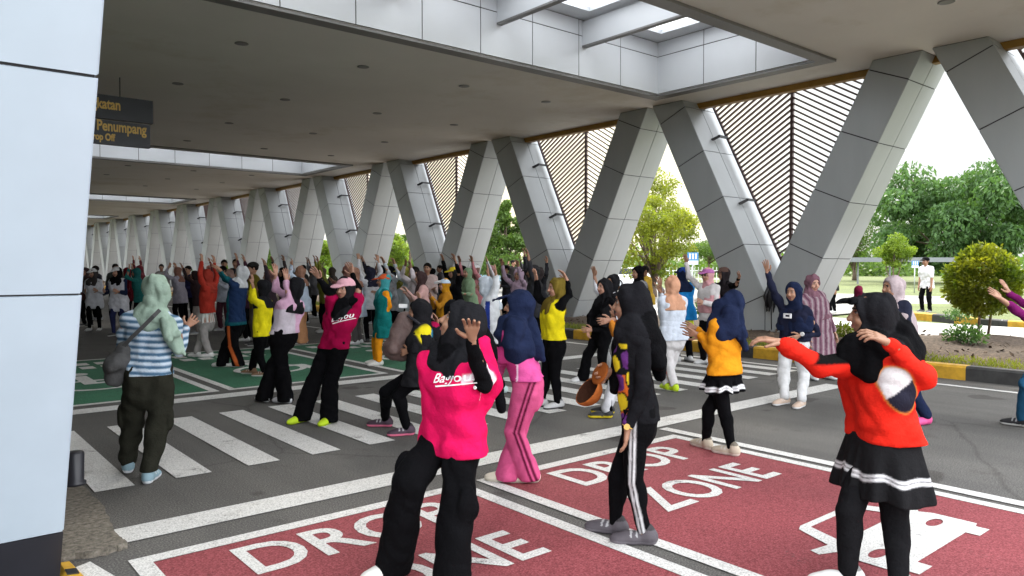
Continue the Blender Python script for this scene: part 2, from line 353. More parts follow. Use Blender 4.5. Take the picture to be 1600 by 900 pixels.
def bumpy(name, x0, x1, y0, y1, nx, ny, zf, m):
    b = MB(); 
    for i in range(nx+1):
        for j in range(ny+1):
            x = x0+(x1-x0)*i/nx; y = y0+(y1-y0)*j/ny; b.v.append((x, y, zf(x, y)))
    for i in range(nx):
        for j in range(ny): a = i*(ny+1)+j; b.f.append((a, a+ny+1, a+ny+2, a+1)); b.mi.append(0)
    return tag(b.build(name, m, smooth=True), kind='structure')
bumpy('planter_soil', 11.7, 16.6, -20, 90, 24, 420, lambda x, y: (.17 if x < 12.9 else .17+.14*min(1, (x-12.9)/.4)*max(0, min(1, (16.6-x)/.6))*(.5+.5*math.sin(y*1.7+x)*math.sin(y*.63+1))+rr.uniform(-.012, .03)) if 11.75 < x < 16.5 else .12, M['soil'])
sheet('path', [(16.6, -20, 21.8, 90)], .05, M['paving'])
kp = [(24.4, 11.4), (24.0, 9.9), (23.3, 8.5), (22.6, 7.5), (22.1, 6.5), (21.9, 5.5), (21.8, 2)]
kerb('island_kerb', kp[::-1], .2, .2, .9)
strips('island_lawn', [[(24.55, 11.4), (24.15, 9.9), (23.45, 8.5), (22.75, 7.5), (22.25, 6.5), (22.05, 5.5), (21.95, 2), (30, 1), (34, 8), (30, 12.5)]], .14, M['lawn'])
sheet('car_park', [(21.8, 11.8, 42, 60), (34, -10, 60, 11.8)], .02, M['car_park'])
# ------------------------------------------------------------------ canopy and V columns
ZC, XC, DX, PER, Y0C = 5.4, 14.0, 1.2, 6.19, 8.5
def leg_mesh(sg, dx=DX, ztop=ZC):
    """one raked leg, clad in panels; sg=+1 leans to +Y going up"""
    b = MB(); s = .49; ob = .45; zi = 1.0; zb = .15
    fo = lambda z: sg*(ob+s*(z-zb)); fi = lambda z: sg*s*(z-zi)
    g = .014
    core = [(fo(zb)-sg*g, zb), (fo(ztop)-sg*g, ztop), (fi(ztop)+sg*g*1.12, ztop), (fi(zi)+sg*g*1.12, zi), (0, zb)]
    if sg < 0: core = core[::-1]
    b.prism([(g, y, z) for y, z in core], [(dx-g, y, z) for y, z in core], 1)
    zs = [zi+1.06*k for k in range(0, 6) if zi+1.06*k < ztop-.05]
    def outer_of(z): # seam perpendicular to the leg: inner end at z, outer end lower
        return z-.62*.5
    front = []
    zs2 = zs+[None]
    for i, z in enumerate(zs):
        a_i, a_o = z, outer_of(z)
        if zs2[i+1] is None:
            q = [(fi(a_i), a_i), (fo(a_o), a_o), (fo(ztop), ztop), (fi(ztop), ztop)]
        else:
            z1 = zs2[i+1]; q = [(fi(a_i), a_i), (fo(a_o), a_o), (fo(outer_of(z1)), outer_of(z1)), (fi(z1), z1)]
        front.append(q)
    front.append([(0, zb), (fo(zb), zb), (fo(outer_of(zi)), outer_of(zi)), (0, zi)])
    for q in front:
        b.plate([(0+g, y, z) for y, z in q], (-1, 0, 0), .011, g, 0); b.plate([(dx-g, y, z) for y, z in q], (1, 0, 0), .011, g, 0)
    n_o = Vector((0, sg, -.5)).normalized(); n_i = -n_o
    zo = [zb]+[outer_of(z) for z in zs]+[ztop]
    for z0, z1 in zip(zo, zo[1:]):
        for xa, xb in ((0, dx*.52), (dx*.52, dx)):
            b.plate([(xa, fo(z0)-sg*g, z0), (xb, fo(z0)-sg*g, z0), (xb, fo(z1)-sg*g, z1), (xa, fo(z1)-sg*g, z1)], n_o, .008, g, 0)
    zn = zs+[ztop]
    for z0, z1 in zip(zn, zn[1:]):
        for xa, xb in ((0, dx*.52), (dx*.52, dx)):
            b.plate([(xa, fi(z0)+sg*g, z0), (xb, fi(z0)+sg*g, z0), (xb, fi(z1)+sg*g, z1), (xa, fi(z1)+sg*g, z1)], n_i, .008, g, 0)
    return b.mesh('leg', [M['panel'], M['gap']])
legP, legN = leg_mesh(1), leg_mesh(-1)
# screen
def screen_meshes():
    fr, st = MB(), MB(); x = 1.0; top = 5.72; apz = 1.25; half = lambda z: (z-apz)*.495
    for sg in (1, -1):
        fr.prism([(x-.03, sg*half(apz+.05), apz+.05), (x+.03, sg*half(apz+.05), apz+.05), (x+.03, sg*(half(apz+.05)-.05), apz+.05), (x-.03, sg*(half(apz+.05)-.05), apz+.05)][::sg],
                 [(x-.03, sg*half(top), top), (x+.03, sg*half(top), top), (x+.03, sg*(half(top)-.05), top), (x-.03, sg*(half(top)-.05), top)][::sg])
    fr.box((x-.034, -.03, apz+.1), (x+.034, .03, top+.03))
    k = 0; z = apz+.28
    while z < top+1.3:
        for sg in (1, -1):
            # slat falls outwards from the centre post
            sl = .60; y1 = (z-apz)*.495/(1+.495*sl)-.03; z1 = z-sl*y1; y0 = .03
            if z > top: y0 = (z-top)/sl
            if y1 <= y0+.02: continue
            za = z-sl*y0
            q0 = [(x-.02, sg*y0, za-.021), (x+.022, sg*y0, za-.021), (x+.022, sg*y0, za+.021), (x-.02, sg*y0, za+.021)]
            q1 = [(x-.02, sg*y1, z1-.021), (x+.022, sg*y1, z1-.021), (x+.022, sg*y1, z1+.021), (x-.02, sg*y1, z1+.021)]
            st.prism(q0[::-sg] if sg > 0 else q0, q1[::-sg] if sg > 0 else q1)
        z += .128
    return fr.mesh('screen_frame', M['slat']), st.mesh('slats', M['slat'])
frM, slM = screen_meshes()
def bracket_mesh(z):
    b = MB(); yf = .5*(z-.95); ys = (z+.12-1.25)*.495
    b.prism([(.45, yf+.01, z-.02), (.51, yf+.01, z-.02), (.51, yf+.01, z+.03), (.45, yf+.01, z+.03)], [(.62, yf-.16, z+.10), (.68, yf-.16, z+.10), (.68, yf-.16, z+.15), (.62, yf-.16, z+.15)])
    b.prism([(.62, yf-.19, z+.10), (.62, yf-.13, z+.10), (.62, yf-.13, z+.15), (.62, yf-.19, z+.15)], [(.97, ys-.06, z+.10), (.97, ys, z+.10), (.97, ys, z+.15), (.97, ys-.06, z+.15)])
    return b.mesh('bracket', M['black'])
brM = [bracket_mesh(4.45), bracket_mesh(2.95)]
NV = 14
ordn = ['first', 'second', 'third', 'fourth', 'fifth', 'sixth', 'seventh', 'eighth', 'ninth', 'tenth', 'eleventh', 'twelfth', 'thirteenth', 'fourteenth', 'fifteenth']
for k in range(-1, NV):
    y = Y0C+PER*k
    lab = {-1: 'grey panelled leg of the V column cut off by the right edge of the photo', 0: 'nearest whole grey panelled V column, rising behind the woman in navy top and white trousers',
           1: 'grey panelled V column whose foot is behind the woman in yellow top and olive hijab'}.get(k, '%s grey V column along the colonnade counting back from the nearest whole one' % ordn[min(k, 14)])
    v = empty('v_column', (XC, y, .0), lab, 'column', 'V columns of the canopy')
    link('leg', legP, v); link('leg', legN, v)
    lab = {-1: 'dark slatted screen in the V opening cut off by the right edge of the photo', 0: 'largest dark chevron slat screen in the nearest whole V opening', 1: 'dark chevron slat screen in the V opening behind the woman in the yellow top'}.get(k, 'dark chevron slat screen in the %s V opening along the colonnade' % ordn[min(k, 14)])
    s = empty('slat_screen', (XC, y, .0), lab, 'screen', 'slat screens between the column legs')
    link('screen_frame', frM, s); link('slats', slM, s)
    for m in brM: link('bracket', m, s)
# canopy: soffit slab with skylight wells
XA, XB, YA, YB = -7.0, 14.76, 1.5, 98.0
wells = [(7.0+3*PER*i, 10.68+3*PER*i) for i in range(5)]; WX0, WX1 = 2.0, 13.15
can = empty('canopy_roof', (0, 0, ZC), 'long beige canopy roof with square skylight wells over the drop off road', 'canopy')
def P(o): o.location = (0, 0, -ZC); return o
b = MB(); ys = [YA]+[v for wl_ in wells for v in wl_]+[YB]
for i in range(0, len(ys), 2): b.box((XA, ys[i], ZC), (XB, ys[i+1], 6.55))
for (a, c) in wells: b.box((XA, a, ZC), (WX0, c, 6.55)); b.box((WX1, a, ZC), (XB, c, 6.55))
# drop coincident end faces by a tiny inset: neighbouring slabs butt end to end
P(b.build('soffit', M['ceiling'], can))
b = MB(); b.box((XB+.003, YA-.05, 5.3), (XB+.06, YB+.05, 6.7)); b.box((XA, YA-.06, 5.3), (XB, YA-.003, 6.7)); P(b.build('fascia', M['panel'], can))
b = MB(); y = YA+.2
while y < YB: b.box((14.55, y, 5.27), (14.72, min(y+3.09, YB), 5.396)); y += 3.095
P(b.build('edge_beam', M['ochre'], can))
for i, (a, c) in enumerate(wells):
    wb = MB()
    def wallp(p0, p1, nrm):
        n = max(1, round(math.dist(p0, p1)/1.225)); 
        for k in range(n):
            t0, t1 = k/n, (k+1)/n; A = [p0[j]+(p1[j]-p0[j])*t0 for j in (0, 1)]; B = [p0[j]+(p1[j]-p0[j])*t1 for j in (0, 1)]
            for z0, z1 in ((ZC+.005, 6.22), (6.22, 6.54)):
                qd = [(A[0], A[1], z0), (B[0], B[1], z0), (B[0], B[1], z1), (A[0], A[1], z1)]; wb.plate(qd, nrm, 0, .004, 1); wb.plate(qd, nrm, .009, .012, 0)
    wallp((WX0, c-.004), (WX1, c-.004), (0, -1, 0)); wallp((WX0, a+.004), (WX1, a+.004), (0, 1, 0))
    wallp((WX1-.004, a), (WX1-.004, c), (-1, 0, 0)); wallp((WX0+.004, a), (WX0+.004, c), (1, 0, 0))
    wo = P(wb.build('skylight_well', [M['well'], M['gap']], can))
    lb = MB(); e = .26
    lb.box((WX0-e, c+.001, ZC-.05), (WX1+e, c+e, ZC-.002)); lb.box((WX0-e, a-e, ZC-.05), (WX1+e, a-.001, ZC-.002)); lb.box((WX1+.001, a, ZC-.05), (WX1+e, c, ZC-.002)); lb.box((WX0-e, a, ZC-.05), (WX0-.001, c, ZC-.002))
    lb.build('trim', M['lip'], wo)
    bb = MB(); x = 8.62-2.2*2
    bz = 5.99
    while x < WX1-.5:
        bb.box((x-.06, a+.02, bz), (x+.06, c-.02, bz+.035), 1); bb.box((x-.055, a+.02, bz+.036), (x+.055, c-.02, 6.5), 0); x += 2.2
    bb.build('baffle', [M['well'], M['lip']], wo)
    # roof lights: two bands of glass in a white ceiling of the well
    fb = MB(); gb = MB(); x = WX0
    fb.box((WX0, a, 6.545), (WX1, a+.75, 6.7)); fb.box((WX0, c-.45, 6.545), (WX1, c, 6.7))
    xs = [WX0]; x = 8.62-2.2*2
    while x < WX1-.6: xs.append(x); x += 2.2
    xs.append(WX1)
    for x in xs[1:-1]: fb.box((x-.3, a+.752, 6.545), (x+.3, c-.452, 6.7))
    fb.box((WX0, a+.752, 6.545), (WX0+.3, c-.452, 6.7)); fb.box((WX1-.45, a+.752, 6.545), (WX1, c-.452, 6.7))
    fb.build('skylight_frame', M['well'], wo)
    gb.box((WX0+.3, a+.75, 6.62), (WX1-.45, c-.45, 6.64)); gb.build('pane', M['glass'], wo)
# unseen terminal front, added to block light; cut short so sky reaches far columns
tb = empty('unseen_terminal', (-7.3, 0, 0), 'unseen terminal wall with dark glass, added to block light along the left side of the canopy', 'building')
b = MB(); b.box((-.5, -1, 0), (-.01, 46, 6.5)); b.build('wall', M['wall'], tb)
for k in range(10):
    b = MB(); b.box((0, 1+4.5*k, .3), (.05, 4.6+4.5*k, 3.6)); b.build('window', M['darkglass'], tb)
# near raked pillar at the left edge
pl = empty('raked_pillar', (0, 0, 0), 'pale blue white panelled pillar with black base at the left edge of the photo', 'pillar')
px1, px0, ytop_slope = .64, -.62, .465
fy = lambda z: 4.36-ytop_slope*z
b = MB(); g = .012
bt = MB()
core = [(fy(.285)+g, .285), (fy(5.39)+g, 5.39), (fy(5.39)+1.1, 5.39), (fy(.285)+1.1, .285)]
b.prism([(px0+g, y, z) for y, z in core][::-1], [(px1-g, y, z) for y, z in core][::-1], 1)
zs = [.285]+[.62+.86*k for k in range(1, 6)]+[5.39]
zs = [.285, .62, 1.48, 2.34, 3.2, 4.06, 4.92, 5.39]; zs = [.285, 1.48, 2.34, 3.2, 4.06, 4.92, 5.39]
for z0, z1 in zip(zs, zs[1:]):
    b.plate([(px0, fy(z0)+g, z0), (px1, fy(z0)+g, z0), (px1, fy(z1)+g, z1), (px0, fy(z1)+g, z1)], (0, -1, -.46), .007, g, 0)
    b.plate([(px1-g, fy(z0), z0), (px1-g, fy(z0)+1.1, z0), (px1-g, fy(z1)+1.1, z1), (px1-g, fy(z1), z1)], (1, 0, 0), .007, g, 0)
b.build('shaft', [M['pillar_panel'], M['gap']], pl)
b = MB(); b.prism([(px0, fy(-.02), -.02), (px1-.003, fy(-.02), -.02), (px1-.003, fy(-.02)+1.1, -.02), (px0, fy(-.02)+1.1, -.02)], [(px0, fy(.28), .28), (px1-.003, fy(.28), .28), (px1-.003, fy(.28)+1.1, .28), (px0, fy(.28)+1.1, .28)])
b.build('plinth', M['plinth'], pl)
# short black post, made up in place of another leg's plinth behind the pillar
bo = empty('plinth_stub', tuple(at(118, 757, z=.035)), 'short black post standing in for the plinth of another leg behind the pale pillar', 'plinth_stub')
b = MB(); b.lathe([(.07, 0), (.07, .02), (.055, .03), (.06, .22), (.054, .235), (.04, .24)], n=20); b.build('post', M['plinth'], bo, True)
# ochre and black striped cable ramp bit at the pillar foot
cp = empty('cable_cover', tuple(at(100, 898, z=.0)), 'small ochre and black cable cover lying against the pillar base', 'cable cover')
b = MB(); b.prism([(-.02, -.25, 0), (.09, -.25, 0), (.06, .12, 0), (-.02, .14, 0)], [(0, -.24, .03), (.06, -.24, .03), (.04, .1, .03), (0, .11, .03)]); b.build('body', M['kerb_yellow'], cp)
b = MB(); b.prism([(0, -.1, .031), (.05, -.12, .031), (.05, -.04, .031), (0, -.02, .031)], [(0, -.1, .036), (.05, -.12, .036), (.05, -.04, .036), (0, -.02, .036)]); b.build('stripe', M['black'], cp)
# hanging sign
SY = 16.6; tl = at(150, 152, Y=SY); br = at(240, 232, Y=SY); sx1 = br[0]; sx0 = sx1-4.2; zt, zb = at(240, 158, Y=SY)[2], br[2]; zm = (zt+zb)/2
sg = empty('hanging_sign', (sx0, SY, zb), 'dark navy two board direction sign with gold lettering hanging beside the pale pillar', 'sign')
for z0, z1, nm in ((zm+.02, zt, 'upper'), (zb, zm-.015, 'lower')):
    b = MB(); b.box((0, 0, z0-zb), (sx1-sx0-(.06 if nm == 'lower' else 0), .14, z1-zb)); bd = b.build('sign_board', M['sign'], sg)
    lines = [('Keberangkatan', sx1-.95, .62)] if nm == 'upper' else [('Penurunan Penumpang', sx1-.2, .55), ('Drop Off', 0, .2)]
    for s, xr, fz in lines:
        hgt = .29 if s != 'Drop Off' else .19
        me = text_mesh(s, hgt, .008, extrude=.004); vs = np.array([v.co[:] for v in me.vertices])
        if s == 'Drop Off': xr = at(175, 214, Y=SY)[0]+.0; xr = at(180, 214, Y=SY)[0]
        if s == 'Keberangkatan': xr = at(188, 170, Y=SY)[0]
        if s.startswith('Penur'): xr = at(229, 207, Y=SY)[0]
        zz = {'Keberangkatan': at(188, 172.5, Y=SY)[2], 'Drop Off': at(170, 219.5, Y=SY)[2]}.get(s, at(200, 207.5, Y=SY)[2])
        for v in me.vertices: v.co = ((v.co.x-vs[:, 0].max())*.68+xr-sx0, -.006-v.co.z, v.co.y+zz-zb)
        me.materials.clear(); me.materials.append(M['gold']); link('lettering', me, bd)
b = MB()
for x in (.6, sx1-sx0-.6): r_ = MB(); r_.tube([(x, .07, zt-zb), (x, .07, ZC-zb)], .012); r_.build('hanging_rod', M['black'], sg)

# recessed lights in the soffit
proto = None
rows = [4.28, 12.78, 16.43, 20.08, 23.7, 31.0, 34.6, 38.3]
n = 0
for yy in rows:
    for xx in (4.68, 7.0, 9.38, 11.72):
        if any(a-.4 < yy < c+.4 for a, c in wells): continue
        lab = 'recessed round ceiling light, %s row back, %s from the pillar' % (ordn[rows.index(yy)], ordn[(4.68, 7.0, 9.38, 11.72).index(xx)])
        if proto is None:
            proto = empty('ceiling_light', (xx, yy, ZC), lab, 'ceiling light', 'recessed lights in the canopy soffit')
            b = MB(); b.lathe([(.085, -.002), (.11, -.002), (.115, -.012), (.085, -.014)][::-1]); b.build('bezel', M['lip'], proto, True)
            b = MB(); b.lathe([(.0, -.004), (.084, -.004), (.084, -.0025), (0, -.0025)]); b.build('lens', M['ceiling'], proto)
        else:
            c = copy_tree(proto); c.location = (xx, yy, ZC); c['label'] = lab
# black cable bundle hanging on the V column foot
q = at(1205, 448, X=XC-.05); z_end = at(1207, 515, X=XC-.05)[2]
hb = empty('cable_bundle', tuple(q), 'black bundle of cable hanging on the front of the nearest V column', 'cable')
b = MB(); rr = random.Random(2)
for k in range(16):
    x = rr.uniform(-.05, .05); y = rr.uniform(-.13, .13); l = rr.uniform(.25, .62)
    b.tube([(0, y*.3, .05), (x-.04, y, -l*.4), (x*.6-.02, y*.8+rr.uniform(-.05, .05), -l)], [.03, .035, .01], 6)
b.build('coil', M['black'], hb, True); b = MB(); b.tube([(-.02, 0, 0), (-.02, -.02, -.5), (-.02, -.03, z_end-q[2])], .012, 6); b.build('cable', M['black'], hb, True)

# ------------------------------------------------------------------ planting
def tree_meshes(seed, h, rx, rz, trunk_h, nleaf, leaf, clumps=26, droop=.3, multi=1, shape='round', zc=None, flat=1.0, cs=1.0):
    rr = np.random.RandomState(seed); r2 = random.Random(seed)
    cz = trunk_h+rz if zc is None else zc; tr = MB(); ends = []
    cl = []
    for i in range(clumps):
        u = rr.normal(size=3); u /= np.linalg.norm(u); rad = rr.uniform(.35, 1)**.6
        if shape == 'cone':
            t = rr.uniform(0, 1); a = rr.uniform(0, 2*math.pi); rm = (1-t)**.8*rr.uniform(.35, 1); c = np.array([math.cos(a)*rm*rx, math.sin(a)*rm*rx, (t*2-1)*rz+cz]); s = rx*.30*(1.15-t*.7)
        else:
            c = u*rad*np.array([rx, rx, rz])*.78+np.array([0, 0, cz])
            if shape == 'umbrella': c[2] = cz+abs(u[2])*rz*.6-.1
            s = rx*rr.uniform(.22, .40)*cs; c[:2] *= 1.12/.9 if cs < 1 else 1
        cl.append((c, s))
    for m in range(multi):
        a = 2*math.pi*m/multi+seed; ox, oy = (.12*math.cos(a), .12*math.sin(a)) if multi > 1 else (0, 0)
        base = .045*h*.55/(1+.35*(multi-1)); lean = .35*(multi > 1)
        pts = [(ox, oy, -.05), (ox*(1+lean*4)+.03, oy*(1+lean*4), trunk_h*.5), (ox*(1+lean*9), oy*(1+lean*9)+.04, trunk_h), (ox*(1+lean*10)+.05, oy*(1+lean*10), cz)]
        tr.tube(pts, [base*1.3, base, base*.85, base*.4], 8)
        for c, s in cl[m::max(1, multi*2)]:
            st = Vector(pts[2])+Vector((0, 0, r2.uniform(-.1, .35)*rz)); e = Vector(c); md = st.lerp(e, .5)+Vector((0, 0, .12*rz))
            tr.tube([st, md, e], [base*.5, base*.3, base*.1], 5)
    per = nleaf//clumps; V = []; 
    for c, s in cl:
        d = rr.normal(size=(per, 3)); d /= np.linalg.norm(d, axis=1, keepdims=True); rad = rr.uniform(.25, 1.05, (per, 1))**.5
        p = c+d*rad*s*np.array([1, 1, .72*flat]); 
        ax = rr.normal(size=(per, 3)); ax[:, 2] -= droop*1.5; ax += d*.6; ax /= np.linalg.norm(ax, axis=1, keepdims=True)
        sd = np.cross(ax, rr.normal(size=(per, 3))); sd /= np.linalg.norm(sd, axis=1, keepdims=True)
        L_ = leaf*rr.uniform(.6, 1.3, (per, 1)); W = L_*.42
        V.append(np.stack([p-ax*L_*.5, p+sd*W*.5, p+ax*L_*.5, p-sd*W*.5], 1))
    V = np.concatenate(V).reshape(-1, 3); me = bpy.data.meshes.new('crown')
    n = len(V)//4; me.vertices.add(len(V)); me.vertices.foreach_set('co', V.ravel()); me.loops.add(len(V)); me.loops.foreach_set('vertex_index', np.arange(len(V)))
    me.polygons.add(n); me.polygons.foreach_set('loop_start', np.arange(n)*4); me.polygons.foreach_set('loop_total', np.full(n, 4)); me.update()
    return tr, me
def tree(px, d, label, leafm, seed, top_py, half_px, crown_bot_py, nleaf=9000, leaf=.16, gz=0., name='broadleaf_tree', **kw):
    base = at(px, 430, d=d); s = d/FPX; hz = 415.6
    top = CAMH+(hz-top_py)*s; bot = CAMH+(hz-crown_bot_py)*s; rx = half_px*s; rz = (top-bot)/2
    tr, me = tree_meshes(seed, top, rx, rz, max(.4, bot-gz), nleaf, leaf, zc=(top+bot)/2-gz, **kw)
    t = empty(name, (base[0], base[1], gz), label, 'tree')
    tr.build('trunk', M['bark'], t, True); me.materials.append(M[leafm]); link('crown', me, t)
    return t
tree(1492, 72, 'large dark green spreading tree behind the clipped yellow bush', 'leaf_dark', 41, 240, 138, 434, 27000, .55, clumps=64, droop=.9, cs=.68)
tree(1022, 38, 'yellow green fine leaved tree standing between two V columns', 'leaf_yellow', 12, 292, 84, 446, 15000, .16, clumps=60, shape='round', cs=.66)
tree(1396, 60, 'small bright green round tree with several thin trunks near the standing man', 'leaf_bright', 13, 366, 33, 420, 6000, .2, clumps=24, multi=4)
tree(792, 46, 'tall feathery mid green tree beside the lamp post', 'leaf_mid', 14, 318, 58, 428, 12000, .24, clumps=44, shape='cone')
tree(852, 40, 'narrow dark green conical bush behind the raised hands', 'leaf_mid', 15, 375, 26, 470, 4500, .16, clumps=24, shape='cone')
tree(616, 55, 'bright green tree framed low between the third and fourth V column', 'leaf_bright', 16, 358, 34, 424, 7000, .22, clumps=30)
tree(640, 85, 'tall pale tree rising behind the bright green tree', 'leaf_mid', 17, 335, 40, 430, 7000, .34, clumps=26, shape='cone')
tree(500, 70, 'green tree low between the fourth and fifth V column', 'leaf_bright', 18, 370, 32, 425, 6000, .26, clumps=26)
tree(432, 90, 'small green tree low between far V columns', 'leaf_mid', 19, 375, 36, 425, 5000, .34, clumps=24)
tree(1108, 70, 'flat topped umbrella tree behind the blue road sign', 'leaf_mid', 20, 376, 50, 412, 6500, .24, clumps=26, shape='umbrella')
tree(1335, 84, 'loose pale green tree rising behind the nearest V column', 'leaf_mid', 21, 320, 52, 420, 7500, .25, clumps=34)
tree(1010, 80, 'distant tree with wispy top seen above the nearer leg', 'leaf_yellow', 22, 250, 60, 400, 5000, .34, clumps=30)
tree(150, 150, 'hazy green tree at the far open end of the canopy', 'leaf_mid', 23, 352, 60, 425, 5000, .6, clumps=26)
tree(330, 120, 'dark tree glimpsed between the farthest columns', 'leaf_mid', 24, 372, 70, 425, 5000, .5, clumps=26)
# far hedge and wood: one mass
rr = np.random.RandomState(4); V = []
for i in range(340):
    px = rr.uniform(-100, 1750); d = rr.uniform(110, 150); p = at(px, 430, d=d); hgt = rr.uniform(1.5, 4.5)*(1.5 if rr.rand() < .15 else 1); n = 110
    q = np.array([p[0], p[1], hgt*.45])+rr.normal(size=(n, 3))*np.array([2.2, 2.2, hgt*.3]); q[:, 2] = np.abs(q[:, 2])
    ax = rr.normal(size=(n, 3)); ax /= np.linalg.norm(ax, axis=1, keepdims=True); sd = np.cross(ax, rr.normal(size=(n, 3))); sd /= np.linalg.norm(sd, axis=1, keepdims=True); l = .45
    V.append(np.stack([q-ax*l, q+sd*l*.5, q+ax*l, q-sd*l*.5], 1))
V = np.concatenate(V).reshape(-1, 3)
def quads_obj(name, V, m, parent=None):
    me = bpy.data.meshes.new(name); n = len(V)//4; me.vertices.add(len(V)); me.vertices.foreach_set('co', V.ravel()); me.loops.add(len(V)); me.loops.foreach_set('vertex_index', np.arange(len(V)))
    me.polygons.add(n); me.polygons.foreach_set('loop_start', np.arange(n)*4); me.polygons.foreach_set('loop_total', np.full(n, 4)); me.update(); me.materials.append(m); return link(name, me, parent)
tag(quads_obj('far_woods', V, M['leaf_mid']), 'distant green wood along the horizon beyond the car park', 'woods', kind='stuff')
# clipped bush on two stems
def leaf_shell(center, rx, rz, n, leaf, seed, inner=.82):
    rr = np.random.RandomState(seed); d = rr.normal(size=(n, 3)); d /= np.linalg.norm(d, axis=1, keepdims=True)
    lump = 1+.07*np.sin(d[:, :1]*7+d[:, 1:2]*5+seed)+.06*np.sin(d[:, 2:3]*9+d[:, :1]*4)
    p = np.array(center)+d*np.array([rx, rx, rz])*lump*rr.uniform(inner, 1.05, (n, 1)); p[:, 2] = np.maximum(p[:, 2], .02)
    ax = rr.normal(size=(n, 3))*.8+d+np.array([0, 0, .4]); ax /= np.linalg.norm(ax, axis=1, keepdims=True); sd = np.cross(ax, rr.normal(size=(n, 3))); sd /= np.linalg.norm(sd, axis=1, keepdims=True)
    L_ = leaf*rr.uniform(.6, 1.3, (n, 1)); return np.stack([p, p+sd*L_*.25+ax*L_*.5, p+ax*L_, p-sd*L_*.25+ax*L_*.5], 1).reshape(-1, 3)
q = at(1534, 520, d=14.6); q[2] = .22; s = 14.6/FPX
bt = empty('clipped_bush', tuple(q), 'rounded yellow green clipped bush on two thin stems in the planter', 'bush')
ztop = CAMH+(415.6-384)*s-.22; zbot = CAMH+(415.6-492)*s-.22; rx = 50*s
cc = (0.02, 0, (ztop+zbot)/2-.05); quads_obj('crown', np.concatenate([leaf_shell(cc, rx, (ztop-zbot)/2*.90, 9000, .085, 1), leaf_shell((cc[0], cc[1], cc[2]+.1), rx*.72, (ztop-zbot)/2*.94, 3000, .085, 5, .7)]), M['leaf_top'], bt)
b = MB(); b.tube([(-.06, .05, -.1), (-.04, .03, .4), (-.1, .1, cc[2])], [.028, .024, .02]); b.tube([(.12, -.06, -.1), (.16, -.1, .4), (.1, -.05, cc[2])], [.028, .024, .02]); b.build('trunk', M['bark'], bt, True)
def shrub(px, py, gz, r, h, label, m, seed, n=900, leaf=.07):
    q = at(px, py, z=gz); t = empty('shrub', tuple(q), label, 'shrub')
    quads_obj('foliage', leaf_shell((0, 0, h*.5), r, h*.55, n, leaf, seed, .3), M[m], t); b = MB(); b.tube([(0, 0, -.05), (0, .02, h*.6)], [.02, .01], 6); b.build('stem', M['bark'], t)
shrub(1508, 541, .2, .33, .36, 'low dark green shrub in the soil below the clipped bush', 'leaf_dark', 3)
shrub(1100, 500, .2, .35, .45, 'leafy bush in the planter left of the nearest V column foot', 'leaf_mid', 4)
shrub(968, 502, .2, .45, .4, 'dry low bush beside the foot of the second V column', 'leaf_mid', 6, 700)
shrub(1320, 530, .2, .22, .28, 'small weed clump in the soil right of the nearest V column', 'leaf_yellow', 7, 400)
shrub(1500, 500, .14, .4, .3, 'small reddish shrub on the island behind the clipped bush', 'leaf_dark', 8, 600)
# grass strip behind the kerb
rr = np.random.RandomState(9); n = 26000; x = 11.74+rr.beta(1.2, 1.6, n)*1.35; y = rr.uniform(-6, 30, n); keep = np.sin(y*2.1+x*3)+np.sin(y*.7)+rr.normal(size=n)*.8 > -.9; x, y = x[keep], y[keep]; n = len(x)
h = rr.uniform(.02, .07, n); a = rr.uniform(0, 6.28, n); p = np.stack([x, y, np.full(n, .165)], 1); sd = np.stack([np.cos(a), np.sin(a), 0*a], 1)*.008; tp = p+np.stack([rr.normal(size=n)*.025, rr.normal(size=n)*.025, h], 1)
tag(quads_obj('grass', np.stack([p-sd, p+sd, tp+sd*.2, tp-sd*.2], 1).reshape(-1, 3), M['leaf_yellow']), 'short patchy grass behind the striped kerb', 'grass', kind='stuff')
rr = np.random.RandomState(19); n = 2200; x = rr.uniform(12.6, 16.5, n); y = rr.uniform(-3, 26, n); sz = rr.uniform(.015, .07, n); a = rr.uniform(0, 6.28, n); p = np.stack([x, y, .2+rr.uniform(0, .1, n)], 1)
u = np.stack([np.cos(a), np.sin(a), rr.normal(size=n)*.4], 1)*sz[:, None]; v = np.stack([-np.sin(a), np.cos(a), rr.normal(size=n)*.4], 1)*sz[:, None]*.6
tag(quads_obj('leaf_litter', np.stack([p-u, p+v, p+u, p-v], 1).reshape(-1, 3), M['soil']), 'dry leaf litter on the planter soil', 'leaf litter', kind='stuff')
# ------------------------------------------------------------------ street furniture beyond the colonnade
def road_sign(px, py_panel, d, w_px, h_px, label, m):
    base = at(px, 430, d=d); s = d/FPX; zc = CAMH+(415.6-py_panel)*s; W, H = w_px*s, h_px*s
    t = empty('road_sign', (base[0], base[1], 0), label, 'sign', rz=-YAW)
    b = MB(); b.tube([(0, 0, 0), (0, 0, zc+H*.4)], .03); b.build('pole', M['steel'], t, True)
    b = MB(); b.box((-W/2, -.06, zc-H/2), (W/2, -.035, zc+H/2)); b.box((-W/2+.02*W, -.066, zc-H/2+.02*W), (W/2-.02*W, -.061, zc-H*.18), 1); pn = b.build('sign_panel', [M[m], M['signwhite']], t)
    b = MB()
    for k in (-1, 0, 1): b.box((k*W*.27-W*.06, -.068, zc-.04*H), (k*W*.27+W*.06, -.0622, zc+.3*H)); b.box((k*W*.27-W*.09, -.0675, zc+.33*H), (k*W*.27+W*.09, -.0622, zc+.4*H))
    b.build('symbol', M['signwhite'], pn)
road_sign(1082, 404, 34, 17, 19, 'blue road sign on a white pole behind the pink capped dancer', 'bluesign')
road_sign(1429, 413, 44, 11, 11, 'small pale blue sign on a pole beside the standing man', 'bluesign')
q = at(778, 430, d=48); lp = empty('lamp_post', (q[0], q[1], 0), 'tall grey lamp post seen between two V columns', 'lamp post')
